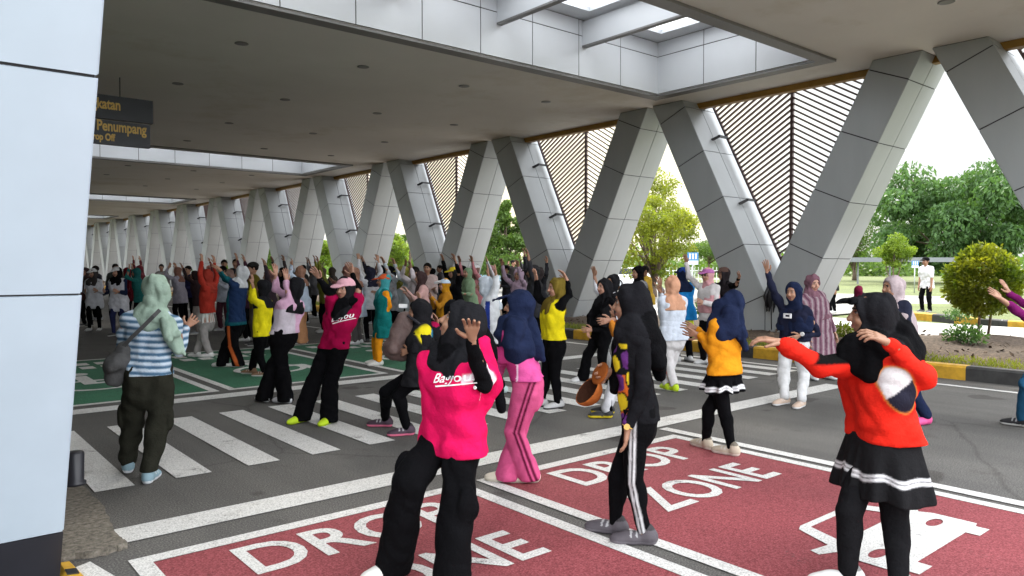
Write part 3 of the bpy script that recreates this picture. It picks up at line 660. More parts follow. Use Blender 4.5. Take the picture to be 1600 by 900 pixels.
b = MB(); b.tube([(0, 0, 0), (0, 0, 4), (0, 0, 8.6)], [.09, .08, .05], 10); b.build('pole', M['steel'], lp, True)
b = MB(); b.tube([(0, 0, 8.5), (-.3, .25, 8.9), (-1.2, .9, 9.1)], .035); b.build('arm', M['steel'], lp, True)
b = MB(); b.prism([(-1.1, .75, 9.02), (-1.7, 1.2, 9.02), (-1.6, 1.35, 9.02), (-1.0, .9, 9.02)], [(-1.15, .8, 9.14), (-1.65, 1.2, 9.14), (-1.6, 1.3, 9.14), (-1.05, .88, 9.14)]); b.build('lamp_head', M['steel'], lp)
# low flat roofed shelter
q = at(1335, 430, d=66); q2 = at(1545, 430, d=66); v = Vector(q2-q); ln = v.length
sh = empty('walkway_shelter', (q[0], q[1], 0), 'long low grey flat roofed shelter across the car park', 'shelter', rz=math.atan2(v.y, v.x))
b = MB(); b.box((-2, -.8, 1.95), (ln, .8, 2.35)); b.build('roof', M['shelter'], sh)
for k in range(5):
    b = MB(); x = .3+(ln-.6)*k/4; b.box((x-.06, -.06, 0), (x+.06, .06, 1.948)); b.build('post', M['shelter'], sh)
# low fence and wall along the car park
q = at(1040, 430, d=72); q2 = at(1300, 430, d=72); v = Vector(q2-q); ln = v.length
fe = empty('rail_fence', (q[0], q[1], 0), 'white railing fence behind the yellow green tree and blue sign', 'fence', rz=math.atan2(v.y, v.x))
b = MB(); b.box((0, -.02, 1.1), (ln, .02, 1.2)); b.box((0, -.02, .3), (ln, .02, .4)); b.build('rail', M['signwhite'], fe)
b = MB()
for k in range(int(ln/.35)): b.box((k*.35, -.03, 0), (k*.35+.06, .03, 1.5))
b.build('pickets', M['signwhite'], fe)
# parked vans far behind the crowd
def vehicle(px, d, rz, label, col, ln=3.9, hh=1.5):
    q = at(px, 430, d=d); t = empty('parked_car', (q[0], q[1], 0), label, 'car', 'cars parked beyond the colonnade', rz)
    cm = mat('car_paint', col, .25, .2, .02); b = MB(); w = .82
    pr = [(-ln/2, .3), (-ln/2, .85), (-ln/2+.15, .95), (-ln*.33, hh), (ln*.15, hh), (ln*.3, .98), (ln*.46, .85), (ln/2, .7), (ln/2, .3)]
    b.prism([(x, -w, z) for x, z in pr][::-1], [(x, w, z) for x, z in pr][::-1]); b.build('body', cm, t)
    g = MB(); pw = [(-ln*.36, 1.0), (-ln*.3, hh-.1), (ln*.13, hh-.1), (ln*.25, 1.0)]
    for sy in (-1, 1): g.prism([(x, sy*w, z) for x, z in pw][::-1], [(x, sy*(w+.01), z) for x, z in pw][::-1])
    g.build('window', M['darkglass'], t)
    for x in (-ln*.3, ln*.3):
        for sy in (-1, 1):
            wb = MB(); wb.tube([(x, sy*(w-.15), .32), (x, sy*(w+.02), .32)], .32, 18); wh = wb.build('wheel', M['black'], t, True)
            rb = MB(); rb.tube([(x, sy*(w+.021), .32), (x, sy*(w+.03), .32)], .19, 14); rb.build('rim', M['steel'], wh)
vehicle(715, 45, R(-45), 'white car parked beyond the colonnade behind the yellow cap dancer', (.7, .7, .7))
vehicle(752, 52, R(-40), 'pale blue car parked beside the lamp post', (.35, .5, .58))
vehicle(985, 55, R(-30), 'white car parked under the yellow green tree', (.7, .7, .7))
vehicle(590, 60, R(-40), 'white car glimpsed beside the bright green tree', (.7, .7, .68))
# ------------------------------------------------------------------ people: signed-distance bodies and clothes, meshed with surface nets
def attr_mat(name, rough, var, bscale, bstr, sheen=0, spec=.3, sss=0):
    m, t, b = nodes(name); a = t.nodes.new('ShaderNodeAttribute'); a.attribute_name = 'Col'
    n = noise_node(t, 9, 5, .6); r = ramp(t, n.outputs['Fac'], [(.3, (1-var,)*3), (.7, (1+var*.6,)*3)])
    c = mixrgb(t, 1, a.outputs['Color'], r.outputs[0], 'MULTIPLY'); t.links.new(c, b.inputs['Base Color'])
    b.inputs['Roughness'].default_value = rough; b.inputs['Specular IOR Level'].default_value = spec; b.inputs['Sheen Weight'].default_value = sheen
    b.inputs['Sheen Roughness'].default_value = .5
    if sss: b.inputs['Subsurface Weight'].default_value = sss; b.inputs['Subsurface Radius'].default_value = (.012, .005, .003); b.inputs['Subsurface Scale'].default_value = .6
    bump(t, b, noise_node(t, bscale, 4, .65).outputs['Fac'], bstr, .012)
    return m
M['cloth'] = attr_mat('cloth', .95, .18, 22, .8, 0, .06)
M['skin'] = attr_mat('skin', .5, .10, 60, .12, 0, .4)
M['rubber'] = attr_mat('shoe_material', .6, .12, 70, .3)

def unit(v): v = np.asarray(v, float); return v/(np.linalg.norm(v)+1e-12)
def fold_noise(G, seed, zs, freq):
    r = np.random.RandomState(seed); d = np.zeros(G.shape[:-1], np.float32)
    for i in range(5):
        kv = unit(r.normal(size=3)*np.array([1, 1, zs]))*freq*r.uniform(.5, 1.5); ph = r.uniform(0, 6.28); w2 = unit(r.normal(size=3))*freq*.35
        d += np.sin(G@kv+ph+1.2*np.sin(G@w2+ph*2)).astype(np.float32)
    for i in range(3):
        kv = unit(r.normal(size=3)*np.array([1, 1, zs]))*freq*r.uniform(.35, .7); w2 = unit(r.normal(size=3))*freq*.5; ph = r.uniform(0, 6.28)
        d += (1.1-1.9*np.abs(np.sin(G@kv+ph+1.6*np.sin(G@w2+ph*3)))).astype(np.float32)
    return d
def soft(C, sd, col, res=.009, mask=None):
    w_ = np.clip(sd/res+.5, 0, 1)[:, None]
    if mask is not None: w_ = w_*mask[:, None]
    return C*(1-w_)+np.asarray(col)*w_
class Sdf:
    def __init__(s): s.p = []; s.clip = []; s.sub = []
    def cap(s, a, b, ra, rb=None, k=.03, col=(.5, .5, .5), flat=None):
        s.p.append(('c', np.asarray(a, float), np.asarray(b, float), ra, ra if rb is None else rb, k*.5, col)); return s
    def ell(s, c, ax, rad, k=.02, col=(.5, .5, .5)):
        s.p.append(('e', np.asarray(c, float), np.asarray(ax, float), np.asarray(rad, float), 0, k*.6, col)); return s
    @staticmethod
    def dist(pr, P):
        if pr[0] == 'c':
            a, b, ra, rb = pr[1:5]; ba = b-a; bb = ba@ba+1e-12; pa = P-a
            t = np.clip((pa@ba)/bb, 0, 1); q = pa-t[..., None]*ba
            return np.sqrt((q*q).sum(-1))-(ra+(rb-ra)*t)
        c, ax, rad = pr[1:4]; q = (P-c)@ax.T; k0 = np.sqrt(((q/rad)**2).sum(-1)); k1 = np.sqrt(((q/rad**2)**2).sum(-1))+1e-9
        return k0*(k0-1)/k1
    def bounds(s):
        lo, hi = [], []
        for pr in s.p:
            if pr[0] == 'c':
                r = max(pr[3], pr[4]); lo.append(np.minimum(pr[1], pr[2])-r); hi.append(np.maximum(pr[1], pr[2])+r)
            else: r = pr[3].max(); lo.append(pr[1]-r); hi.append(pr[1]+r)
        return lo, hi
    def field(s, res, fold=0, seed=0, zs=.35, freq=55):
        los, his = s.bounds(); pad = res*2.5+.012+fold; lo = np.min(los, 0)-pad; hi = np.max(his, 0)+pad
        n = np.ceil((hi-lo)/res).astype(int)+1; ax = [lo[i]+res*np.arange(n[i]) for i in range(3)]
        f = np.full(n, .5, np.float32)
        for pr, l, h in zip(s.p, los, his):
            m = pr[5]+res*2+fold; i0 = np.maximum(0, np.floor((l-m-lo)/res).astype(int)); i1 = np.minimum(n, np.ceil((h+m-lo)/res).astype(int)+1)
            G = np.stack(np.meshgrid(*[ax[i][i0[i]:i1[i]] for i in range(3)], indexing='ij'), -1)
            d = s.dist(pr, G).astype(np.float32); sl_ = tuple(slice(i0[i], i1[i]) for i in range(3)); o = f[sl_]; k = pr[5]
            hh = np.maximum(k-np.abs(o-d), 0)/k; f[sl_] = np.minimum(o, d)-hh*hh*k*.25
        if fold or s.clip or s.sub:
            G = np.stack(np.meshgrid(*ax, indexing='ij'), -1)
            if fold:
                d = fold_noise(G, seed, zs, freq)
                f = f+fold*.45*d
            for c, ax_, rad, k in s.sub:
                d = -s.dist(('e', np.asarray(c), np.asarray(ax_), np.asarray(rad)), G); hh = np.maximum(k-np.abs(f-d), 0)/k; f = np.maximum(f, d)+hh*hh*k*.25
            for (p, nn) in s.clip: f = np.maximum(f, (G-p)@np.asarray(nn, float))
        return f, lo
    def val(s, P, fold=0, seed=0, zs=.35, freq=55):
        f = np.full(len(P), .5)
        for pr in s.p:
            d = s.dist(pr, P); k = pr[5]; hh = np.maximum(k-np.abs(f-d), 0)/k; f = np.minimum(f, d)-hh*hh*k*.25
        return f+(fold*.45*fold_noise(P, seed, zs, freq) if fold else 0)
    def project(s, P, dr, proud, **kw):
        P = P.copy(); dr = np.asarray(dr, float)
        for _ in range(40): P = P+dr*((s.val(P, **kw)-proud)*.7)[:, None]
        return P
    def mesh(s, res, fold=0, seed=0, colfn=None, zs=.35, freq=55):
        f, lo = s.field(res, fold, seed, zs, freq); V, Fc = nets(f, lo, res)
        if len(V) == 0: return V, Fc, np.zeros((0, 3))
        D = np.stack([s.dist(pr, V) for pr in s.p]); C = np.array([pr[6] for pr in s.p])[D.argmin(0)]
        if colfn: C = colfn(V, C)
        return V, Fc, C
def nets(f, lo, h):
    s = f < 0; n = np.array(f.shape)-1
    cnt = np.zeros(n, np.int8)
    offs = [(i, j, k) for i in (0, 1) for j in (0, 1) for k in (0, 1)]
    for (i, j, k) in offs: cnt += s[i:n[0]+i, j:n[1]+j, k:n[2]+k]
    act = np.argwhere((cnt > 0) & (cnt < 8)); m = len(act)
    if m == 0: return np.zeros((0, 3)), np.zeros((0, 4), int)
    pos = np.zeros((m, 3)); num = np.zeros(m); o = np.array(offs)
    vals = np.stack([f[act[:, 0]+a, act[:, 1]+b, act[:, 2]+c] for a, b, c in offs], 1)
    for a in range(8):
        for b in range(a+1, 8):
            if np.abs(o[a]-o[b]).sum() != 1: continue
            va, vb = vals[:, a], vals[:, b]; c = (va < 0) != (vb < 0); t = np.where(c, va/np.where(c, va-vb, 1), 0)
            pos += c[:, None]*(o[a]+t[:, None]*(o[b]-o[a])); num += c
    V = lo+h*(act+pos/num[:, None]); idx = np.full(n, -1); idx[tuple(act.T)] = np.arange(m); F = []
    for ax in range(3):
        sl0 = [slice(None)]*3; sl1 = [slice(None)]*3; sl0[ax] = slice(0, -1); sl1[ax] = slice(1, None)
        e = np.argwhere(s[tuple(sl0)] != s[tuple(sl1)]); u, v = [(1, 2), (2, 0), (0, 1)][ax]
        e = e[(e[:, u] > 0) & (e[:, v] > 0) & (e[:, u] < n[u]) & (e[:, v] < n[v]) & (e[:, ax] < n[ax])]
        if not len(e): continue
        du = np.zeros(3, int); dv = np.zeros(3, int); du[u] = 1; dv[v] = 1
        g = lambda q: idx[tuple(q.T)]
        q = np.stack([g(e-du-dv), g(e-dv), g(e), g(e-du)], 1); ins = s[tuple(e.T)]
        q[~ins] = q[~ins][:, ::-1]; F.append(q)
    F = np.concatenate(F); F = F[(F >= 0).all(1)]
    return V, F
def cmesh(name, parts, origin, m):
    """join (V,F,C) chunks into one mesh with a colour attribute"""
    Vs, Fs, Cs, n = [], [], [], 0
    for V, F, C in parts:
        if len(V): Vs.append(V); Fs.append(F+n); Cs.append(C); n += len(V)
    V = np.concatenate(Vs)-origin; F = np.concatenate(Fs); C = np.concatenate(Cs)
    me = bpy.data.meshes.new(name); me.vertices.add(len(V)); me.vertices.foreach_set('co', V.astype(np.float32).ravel())
    me.loops.add(F.size); me.loops.foreach_set('vertex_index', F.ravel().astype(np.int32)); me.polygons.add(len(F))
    me.polygons.foreach_set('loop_start', (np.arange(len(F))*4).astype(np.int32)); me.polygons.foreach_set('loop_total', np.full(len(F), 4, np.int32))
    me.update(); me.polygons.foreach_set('use_smooth', np.ones(len(F), bool))
    a = me.color_attributes.new('Col', 'FLOAT_COLOR', 'POINT'); a.data.foreach_set('color', np.concatenate([C, np.ones((len(C), 1))], 1).astype(np.float32).ravel())
    me.materials.append(m); return me
SKIN = (.30, .155, .095)
def ik(a, b, l1, l2, pole):
    d = b-a; L_ = np.linalg.norm(d)+1e-9; u = d/L_
    if L_ >= l1+l2-1e-4: return a+d*l1/(l1+l2)
    x = (l1*l1-l2*l2+L_*L_)/(2*L_); y = math.sqrt(max(l1*l1-x*x, 0)); p = pole-(pole@u)*u
    return a+u*x+unit(p)*y
def hand_sdf(w, d, n, size, curl, skin, thumb_side, spread=.25, rmul=1.):
    """palm + five bent fingers; w wrist, d finger direction, n back-of-hand normal"""
    S = Sdf(); d = unit(d); n = unit(n-(n@d)*d); sd = np.cross(n, d)*thumb_side; L_ = size
    S.cap(w-d*.03, w+d*.01, .022*L_/.17*rmul, .021*L_/.17*rmul, .02, skin)
    for t in (-.32, -.1, .1, .32): S.cap(w+d*.14*L_+sd*t*.10*L_, w+d*.46*L_+sd*t*.46*L_, .085*L_*rmul, .072*L_*rmul, .02, skin)
    tip = []
    for i, (t, ln) in enumerate(((.34, .42), (.115, .47), (-.115, .43), (-.33, .33))):
        p = w+d*.5*L_+sd*t*.5*L_; a = t*spread*2; dd = unit(d*math.cos(a)+sd*math.sin(a)); c = curl*(1+.12*i); q = p
        for sgm, fr in enumerate((.45, .32, .23)):
            ang = c*(.45+.75*sgm); e = q+unit(dd*math.cos(ang)-n*math.sin(ang))*ln*L_*fr
            S.cap(q, e, .05*L_*rmul*(1-.1*sgm), .047*L_*rmul*(1-.12*sgm), .006, skin); q = e
    p = w+d*.16*L_+sd*.2*L_; e = p+unit(d*.75+sd*.75-n*.25)*.24*L_; e2 = e+unit(d*.95+sd*.3-n*(.2+curl*.5))*.19*L_
    S.cap(p, e, .075*L_*rmul, .056*L_*rmul, .015, skin); S.cap(e, e2, .054*L_*rmul, .045*L_*rmul, .006, skin)
    return S
ARMS = {  # (upper arm dir, forearm dir) in (out, forward, up)
 'up': ((.35, .25, .9), (-.1, .15, 1)), 'upf': ((.25, .75, .6), (-.05, .25, .97)), 'wide': ((.75, .15, .65), (.1, .1, 1)), 'down': ((.18, .0, -1), (.08, .25, -.95)),
 'bent': ((.15, .15, -1), (-.2, .95, .25)), 'fwd': ((.15, .9, -.1), (-.05, .9, .4)), 'clap': ((.2, .55, -.55), (-.45, .6, .65)), 'head': ((.55, .55, .45), (-.6, -.1, .75)), 'clasp': ((.12, .2, -1), (-.55, .8, .05)), 'out': ((.95, .2, .1), (.7, .3, .6))}
COUNT = [0]
def person(px, fy, H, phi, label, top=(.3, .3, .3), pants=(.015, .015, .018), shoes=(.6, .6, .6), sole=None, head='hijab', hcol=(.012, .012, .014), cap=None, brim=None, briml=.050, hair=(.012, .01, .009),
           arms='up', armL=None, armR=None, px_j=None, lean=4, crouch=.0, stance=.075, step=0., pstyle='straight', sleeve=None, undersleeve=None, hem=.46, g=1.0, drape=.20, drapew=1.0, skirt=None, pelvis=None,
           skin=SKIN, lod=1, gz=0., group=None, topfn=None, pantfn=None, hijabfn=None, extra_hijab=None, extra_top=None, headturn=0., headtilt=0., curl=.35, curlL=None, curlR=None, hdL=None, hdR=None, twist=0., hips=1., cat='person', shorts=None, glasses=False, pleat=True, handn=None, cargo=False, seed=None, toeturn=0, capback=False, noface=False, bulk=0.0, cuff=None):
    COUNT[0] += 1; seed = COUNT[0] if seed is None else seed; rs = random.Random(seed*13+1)
    pj = px_j or {}
    base = at(px, fy, z=gz); dep = depth(base); v = np.array([base[0], base[1], 0.]); v = unit(v); imR = np.array([v[1], -v[0], 0]); up = np.array([0, 0, 1.])
    ph = R(phi); fw = math.cos(ph)*-v+math.sin(ph)*imR; rt = np.array([fw[1], -fw[0], 0])
    U = lambda q: at(q[0], q[1], d=dep-(q[2] if len(q) > 2 else 0))
    la = R(lean); su = up*math.cos(la)+fw*math.sin(la)
    hipc = U(pj['hip']) if 'hip' in pj else base+up*(.525*H-crouch)-fw*math.sin(la)*.06
    neck = U(pj['neck']) if 'neck' in pj else hipc+su*.305*H
    su = unit(neck-hipc)
    tw = R(twist); srt = rt*math.cos(tw)+fw*math.sin(tw); srt = unit(srt-(srt@su)*su); sfw = np.cross(su, srt); 
    if sfw@fw < 0: sfw = -sfw
    hc = U(pj['head']) if 'head' in pj else neck+unit(su+fw*.12)*.105*H
    J = {}
    for sg, n in ((1, 'R'), (-1, 'L')):
        J['hip'+n] = hipc+rt*sg*.052*H*hips; J['sh'+n] = U(pj['sh'+n]) if 'sh'+n in pj else neck+srt*sg*.105*H-su*.028*H
        if 'an'+n in pj: q = pj['an'+n]; J['an'+n] = at(q[0], q[1], z=gz+(q[2] if len(q) > 2 else .075))
        else: J['an'+n] = base+rt*sg*stance*H+fw*sg*step*H+up*.05*H
        J['kn'+n] = U(pj['kn'+n]) if 'kn'+n in pj else ik(J['hip'+n], J['an'+n], *((lambda L_: (min(.25*H, L_*.511), min(.245*H, L_*.503)))(np.linalg.norm(J['hip'+n]-J['an'+n]))), fw+rt*sg*.25)
        ud, fd_ = ARMS[(armR if n == 'R' else armL) or arms]; j = lambda: rs.uniform(-.12, .12)
        tr = lambda d: unit(srt*sg*(d[0]+j())+sfw*(d[1]+j())+su*(d[2]+j()*.6))
        J['el'+n] = U(pj['el'+n]) if 'el'+n in pj else J['sh'+n]+tr(ud)*.172*H
        J['wr'+n] = U(pj['wr'+n]) if 'wr'+n in pj else J['el'+n]+tr(fd_)*.15*H
        hd = {'R': hdR, 'L': hdL}[n]; J['hd'+n] = unit(U(hd)-J['wr'+n]) if hd else unit(unit(J['wr'+n]-J['el'+n])+up*.1)
    res = {0: .009, 1: .014, 2: .021}[lod]; hres = {0: .0055, 1: .008, 2: .012}[lod]; fres = {0: .0042, 1: .006, 2: .009}[lod]
    ht = R(phi+headturn); hf = math.cos(ht)*-v+math.sin(ht)*imR
    tl = R(headtilt); hf = unit(hf); hu = unit(up*math.cos(tl)-hf*math.sin(tl)+su*.25); hf = unit(hf-(hf@hu)*hu); hr = np.cross(hf, hu); A = np.stack([hr, hf, hu])
    HL = lambda x, y, z: hc+hr*x*H+hf*y*H+hu*z*H
    e = .0
    def torso(S, ease, col, k=.03, t0=-.05, prof=None, gg=g):
        prof = prof or [(-.06, .054, .062, -.012), (.08, .060, .066, -.014), (.25, .050, .060, -.004), (.42, .042, .055, .002), (.6, .050, .059, .012), (.74, .060, .061, .012), (.88, .072, .047, 0), (.97, .064, .034, -.004)]
        if len(prof) > 1:
            pr_ = np.array(prof); tn = np.arange(pr_[0, 0], pr_[-1, 0]+1e-6, .07); prof = np.stack([tn]+[np.interp(tn, pr_[:, 0], pr_[:, i]) for i in (1, 2, 3)], 1)
        for t, hw, r, sh in prof:
            c = hipc+(neck-hipc)*t; a_ = unit(rt*(1-t)+srt*t) if 0 <= t <= 1 else rt; f_ = np.cross(up, a_); f_ = f_ if f_@fw > 0 else -f_
            gw = gg if t < .85 else (1+gg)/2
            c = c+f_*sh*H*gw; w_ = hw*H*gw+ease*.5-(r*H*gw)*.25; S.cap(c-a_*w_, c+a_*w_, r*H*gw*.92+ease, None, k, col)
    # ---- body
    B = Sdf(); torso(B, -.016, skin, gg=1.0 if g > 1 else g)
    for n in 'RL':
        B.cap(J['sh'+n], J['el'+n], .027*H, .023*H, .02, skin); B.cap(J['el'+n], J['wr'+n], .023*H, .0165*H, .015, skin)
        B.cap(J['hip'+n], J['kn'+n], .045*H, .031*H, .02, skin); B.cap(J['kn'+n], J['an'+n], .031*H, .022*H, .02, skin); B.cap(J['an'+n], J['an'+n]-up*.02, .022*H, .022*H, .02, skin)
    B.cap(neck-su*.03*H, hc-hu*.03*H, .032*H, .031*H, .03, skin)
    B.ell(hc, A, np.array([.046, .058, .063])*H, .02, skin)
    chunks = [B.mesh(.018 if lod < 2 else .024, colfn=None)]
    if not noface:
        Fh = Sdf(); sk2 = tuple(c*.96 for c in skin)
        Fh.ell(HL(0, -.003, .010), A, np.array([.0462, .0575, .054])*H, .02, skin); Fh.ell(HL(0, .014, -.022), A, np.array([.039, .043, .045])*H, .03, skin); Fh.ell(HL(0, .032, -.048), A, np.array([.018, .017, .015])*H, .02, skin)
        Fh.cap(HL(0, .052, .010), HL(0, .066, -.014), .0055*H, .0085*H, .012, skin)
        for x in (-1, 1):
            Fh.ell(HL(x*.008, .060, -.017), A, np.array([.006, .006, .005])*H, .008, skin)
            Fh.ell(HL(x*.021, .042, -.018), A, np.array([.016, .014, .014])*H, .02, skin)
            Fh.ell(HL(x*.020, .0462, .008), A, np.array([.0085, .0052, .0040])*H, .002, (.36, .31, .28))
            Fh.ell(HL(x*.020, .0492, .008), A, np.array([.0044, .0030, .0042])*H, .001, (.012, .008, .006))
            Fh.cap(HL(x*.011, .0545, .0205), HL(x*.031, .047, .0205), .0026*H, .002*H, .004, (.02, .013, .01))
            Fh.cap(HL(x*.013, .0525, .0125), HL(x*.028, .048, .0115), .0017*H, .0015*H, .003, (.03, .016, .012))
            if head in ('hair',): Fh.ell(HL(x*.049, -.002, .0), A, np.array([.006, .012, .018])*H, .006, skin)
        Fh.cap(HL(-.012, .0545, -.033), HL(.012, .0545, -.033), .0035*H, .0035*H, .005, (.27, .09, .075)); Fh.cap(HL(-.010, .0545, -.0385), HL(.010, .0545, -.0385), .004*H, .004*H, .005, (.29, .10, .085))
        if glasses:
            for x in (-1, 1): Fh.ell(HL(x*.021, .058, .006), A, np.array([.014, .004, .011])*H, .002, (.01, .01, .012))
            Fh.cap(HL(-.03, .057, .009), HL(.03, .057, .009), .002*H, .002*H, .002, (.01, .01, .012))
        chunks.append(Fh.mesh(hres))
    for n, sg in (('R', 1), ('L', -1)):
        cu = {'R': curlR, 'L': curlL}[n]; cu = curl if cu is None else cu; hd = J['hd'+n]; nn = unit(np.cross(hd, srt*sg)+.001*sfw) if abs(hd@srt) < .9 else fw
        nb = -sfw if hd@up > .3 else (srt*sg+sfw*.3); nb = (handn or {}).get(n, nb); nb = np.asarray(nb, float)
        ts = 1 if np.cross(nb, hd)@(-srt*sg) > 0 else -1
        chunks.append(hand_sdf(J['wr'+n], hd, nb, .108*H, cu, skin, ts, rmul=1.0 if lod == 0 else 1.12 if lod == 1 else 1.25).mesh(fres))
    P_ = link('person', cmesh('person', chunks, base, M['skin']))
    P_.location = base; tag(P_, label, cat, group)
    def child(name, parts, m='cloth', parent=None): 
        o = link(name, cmesh(name, parts, base, M[m]), P_)
        return o
    # ---- trousers
    T = Sdf(); st = {'tight': (.054, .037, .026, .012), 'straight': (.057, .042, .034, .012), 'wide': (.060, .054, .060, .014), 'flare': (.056, .041, .054, .012), 'baggy': (.059, .052, .039, .014)}[pstyle]; pg = (1+g)/2*hips
    torso(T, .008, pelvis or pants, prof=[(-.10, .050, .060, -.008), (.02, .062, .066, -.012), (.14, .062, .066, -.010), (.26, .054, .060, -.002)], gg=(1+g)/2)
    for n, sg in (('R', 1), ('L', -1)):
        a, kx, c = J['hip'+n], J['kn'+n], J['an'+n]; low = c+up*(.006 if pstyle in ('wide', 'flare') else .02 if pstyle != 'tight' else .0)
        if pstyle in ('wide', 'flare'): low = low-up*.03+fw*.012
        T.cap(a-up*.01, kx, st[0]*H*pg, st[1]*H*pg, .03, pants); T.cap(kx, low, st[1]*H*pg, st[2]*H*(1 if pstyle != 'tight' else pg), .02, pants)
        if pstyle == 'tight': T.ell(kx+(c-kx)*.3-fw*.012*H, np.eye(3), np.array([.030, .030, .062])*H*pg, .03, pants)
        if cargo: T.ell(a+(kx-a)*.80+rt*sg*.052*H, np.stack([rt, fw, up]), np.array([.018, .042, .058])*H, .012, pants)
    ga = gz+(.02 if pstyle in ('wide', 'flare') else .085 if pstyle == 'baggy' else .035); T.clip.append((np.array([0, 0, ga]), (0, 0, -1)))
    fold = {'tight': .0022, 'straight': .005, 'wide': .0055, 'flare': .005, 'baggy': .0065}[pstyle]
    hz_ = base[2]+hem*H if hem < 3 else U((px, hem))[2]
    T.clip.append((np.array([0, 0, hz_+.085 if not skirt else hipc[2]+.02]), (0, 0, 1)))
    pf = (lambda V, C: pantfn(V, C, J, rt, fw, H, base)) if pantfn else None
    child('trousers' if pstyle != 'tight' else 'leggings', [T.mesh(res, fold, seed, pf, zs=.5 if pstyle != 'baggy' else 1.2, freq=42)])
    # ---- top
    S = Sdf(); sc = sleeve if sleeve is not None else top; hemz = base[2]+hem*H if hem < 3 else U((px, hem))[2]
    torso(S, .020+bulk, top, k=.035)
    tt = (hemz-hipc[2])/max(.05, (neck-hipc)[2])
    for t in np.arange(-.06, tt-.07, -.06): torso(S, .022+bulk, top, prof=[(t, .063, .068, -.010)], k=.035)
    for n in 'RL':
        us = undersleeve; a, b_, c = J['sh'+n], J['el'+n], J['wr'+n]
        if us is None:
            S.cap(a, b_, (.035*(1+g)/2)*H+bulk, .0285*H+bulk, .035, sc); S.cap(b_, c-unit(c-b_)*.012, .0285*H+bulk, .020*H+bulk*.5, .02, sc)
        elif us == 'none':
            S.cap(a, a+(b_-a)*.8, .040*H, .036*H, .04, sc)
        else:
            S.cap(a, a+(b_-a)*.70, .043*(1+g)/2*H, .045*H, .04, sc); S.cap(a+(b_-a)*.5, b_, .028*H, .027*H, .01, us); S.cap(b_, c, .0275*H, .021*H, .02, us)
    S.cap(neck-su*.02*H, neck+su*.012*H, .036*H, .033*H, .03, top)
    if extra_top: extra_top(S, J, rt, fw, up, H, U)
    S.clip.append((np.array([hipc[0], hipc[1], hemz]), (-.03*fw[0], -.03*fw[1], -1)))
    arms_low = any(J['wr'+n][2] < hemz+.02 for n in 'RL')
    if arms_low: S.clip.pop(); S2 = S; 
    def tf(V, C):
        if topfn: C = topfn(V, C, J, rt, fw, H, base)
        if cuff is not None:
            for n in 'RL':
                a_, d_ = J['sh'+n], unit(J['el'+n]-J['sh'+n]); L_ = np.linalg.norm(J['el'+n]-J['sh'+n]); q_ = V-a_; s_ = q_@d_; rr_ = np.linalg.norm(q_-s_[:, None]*d_, axis=1)
                tip_ = .70*L_+.045*H; C = soft(C, np.minimum(s_-tip_+.034, tip_-.012-s_), cuff, .008, (rr_ > .027*H) & (rr_ < .075*H) & ((V-hipc)@(srt*(1 if n == 'R' else -1)) > .07*H))
        return C
    if arms_low:
        # sleeve reaching below the hem: mesh sleeves apart so that the hem can stay cut straight
        Sa, Sb = Sdf(), Sdf(); na = set()
        for pr in S.p:
            low_ = pr[0] == 'c' and any(np.allclose(pr[1], J['el'+n]) or np.allclose(pr[2], J['el'+n]) for n in 'RL')
            (Sb if low_ else Sa).p.append(pr)
        Sa.clip.append((np.array([0, 0, hemz]), (0, 0, -1)))
        child('top', [Sa.mesh(res, .006, seed+5, tf, zs=.8, freq=38), Sb.mesh(res, .004, seed+6, tf, zs=.8, freq=60)])
    else: child('top', [S.mesh(res, .007, seed+5, tf, zs=.8, freq=38)])
    # ---- skirt
    if skirt:
        z0, z1, w0, w1, scol, stripe = skirt; K = Sdf(); c0 = hipc*1.; c0[2] = U((px, z0))[2]; c1 = hipc*1.; c1[2] = U((px, z1))[2]; nst = 7
        for i in range(nst):
            t = i/(nst-1); c = c0+(c1-c0)*t; wd = w0+(w1-w0)*t; K.cap(c-rt*wd*.36, c+rt*wd*.36, wd*.64+.004, None, .03, scol)
        K.clip += [(c1, (0, 0, -1)), (c0+up*.03, (0, 0, 1))]
        def kf(V, C):
            if stripe is None: return C
            q = V[:, 2]-c1[2]; C = C.copy(); ang = np.arctan2((V-c1)@fw, (V-c1)@rt); q = q+.006*np.sin(ang*9)
            for a_, b2 in stripe: C = soft(C, np.minimum(q-a_, b2-q), (.72, .72, .73), res)
            return C
        V, Fc, C = K.mesh(res*.8, 0, seed, None); rel = V-c0; ang = np.arctan2(rel@fw, rel@rt); drop = np.clip((c0[2]-V[:, 2])/(c0[2]-c1[2]), 0, 1); rad = np.stack([rel@rt, rel@fw], 1); ln = np.linalg.norm(rad, axis=1, keepdims=True)+1e-6
        am = .020*drop*(np.sin(ang*11+seed)+.5*np.sin(ang*17+2)); dirv = (rad/ln)[:, :1]*rt+(rad/ln)[:, 1:]*fw
        C = kf(V, C); V = V+dirv*am[:, None]*(ln > .06); V[:, 2] += .012*drop*np.sin(ang*5+1)
        child('skirt', [(V, Fc, C)])
    # ---- head wear
    if head == 'hijab':
        Hj = Sdf(); hcol_ = hcol
        Hj.ell(HL(0, -.010, .013), A, np.array([.0605, .0705, .0685])*H, .02, hcol_); Hj.ell(HL(0, -.012, -.03), A, np.array([.053, .057, .053])*H, .03, hcol_)
        nk = neck+su*.012*H; dl = drape*H
        Hj.cap(HL(0, -.006, -.055), nk, .046*H, .052*H, .05, hcol_)
        for i in range(11):
            t = i/10; c = neck+su*(.0*H)-su*dl*t; w_ = (.03+.078*min(1, t*2.2+.1))*H*drapew; r = (.047+.020*min(1, t*1.6)+.008*t)*H*(.5+g/2); 
            Hj.cap(c-srt*(w_-r*.45)+sfw*.006, c+srt*(w_-r*.45)+sfw*.006, r, None, .03, hcol_)
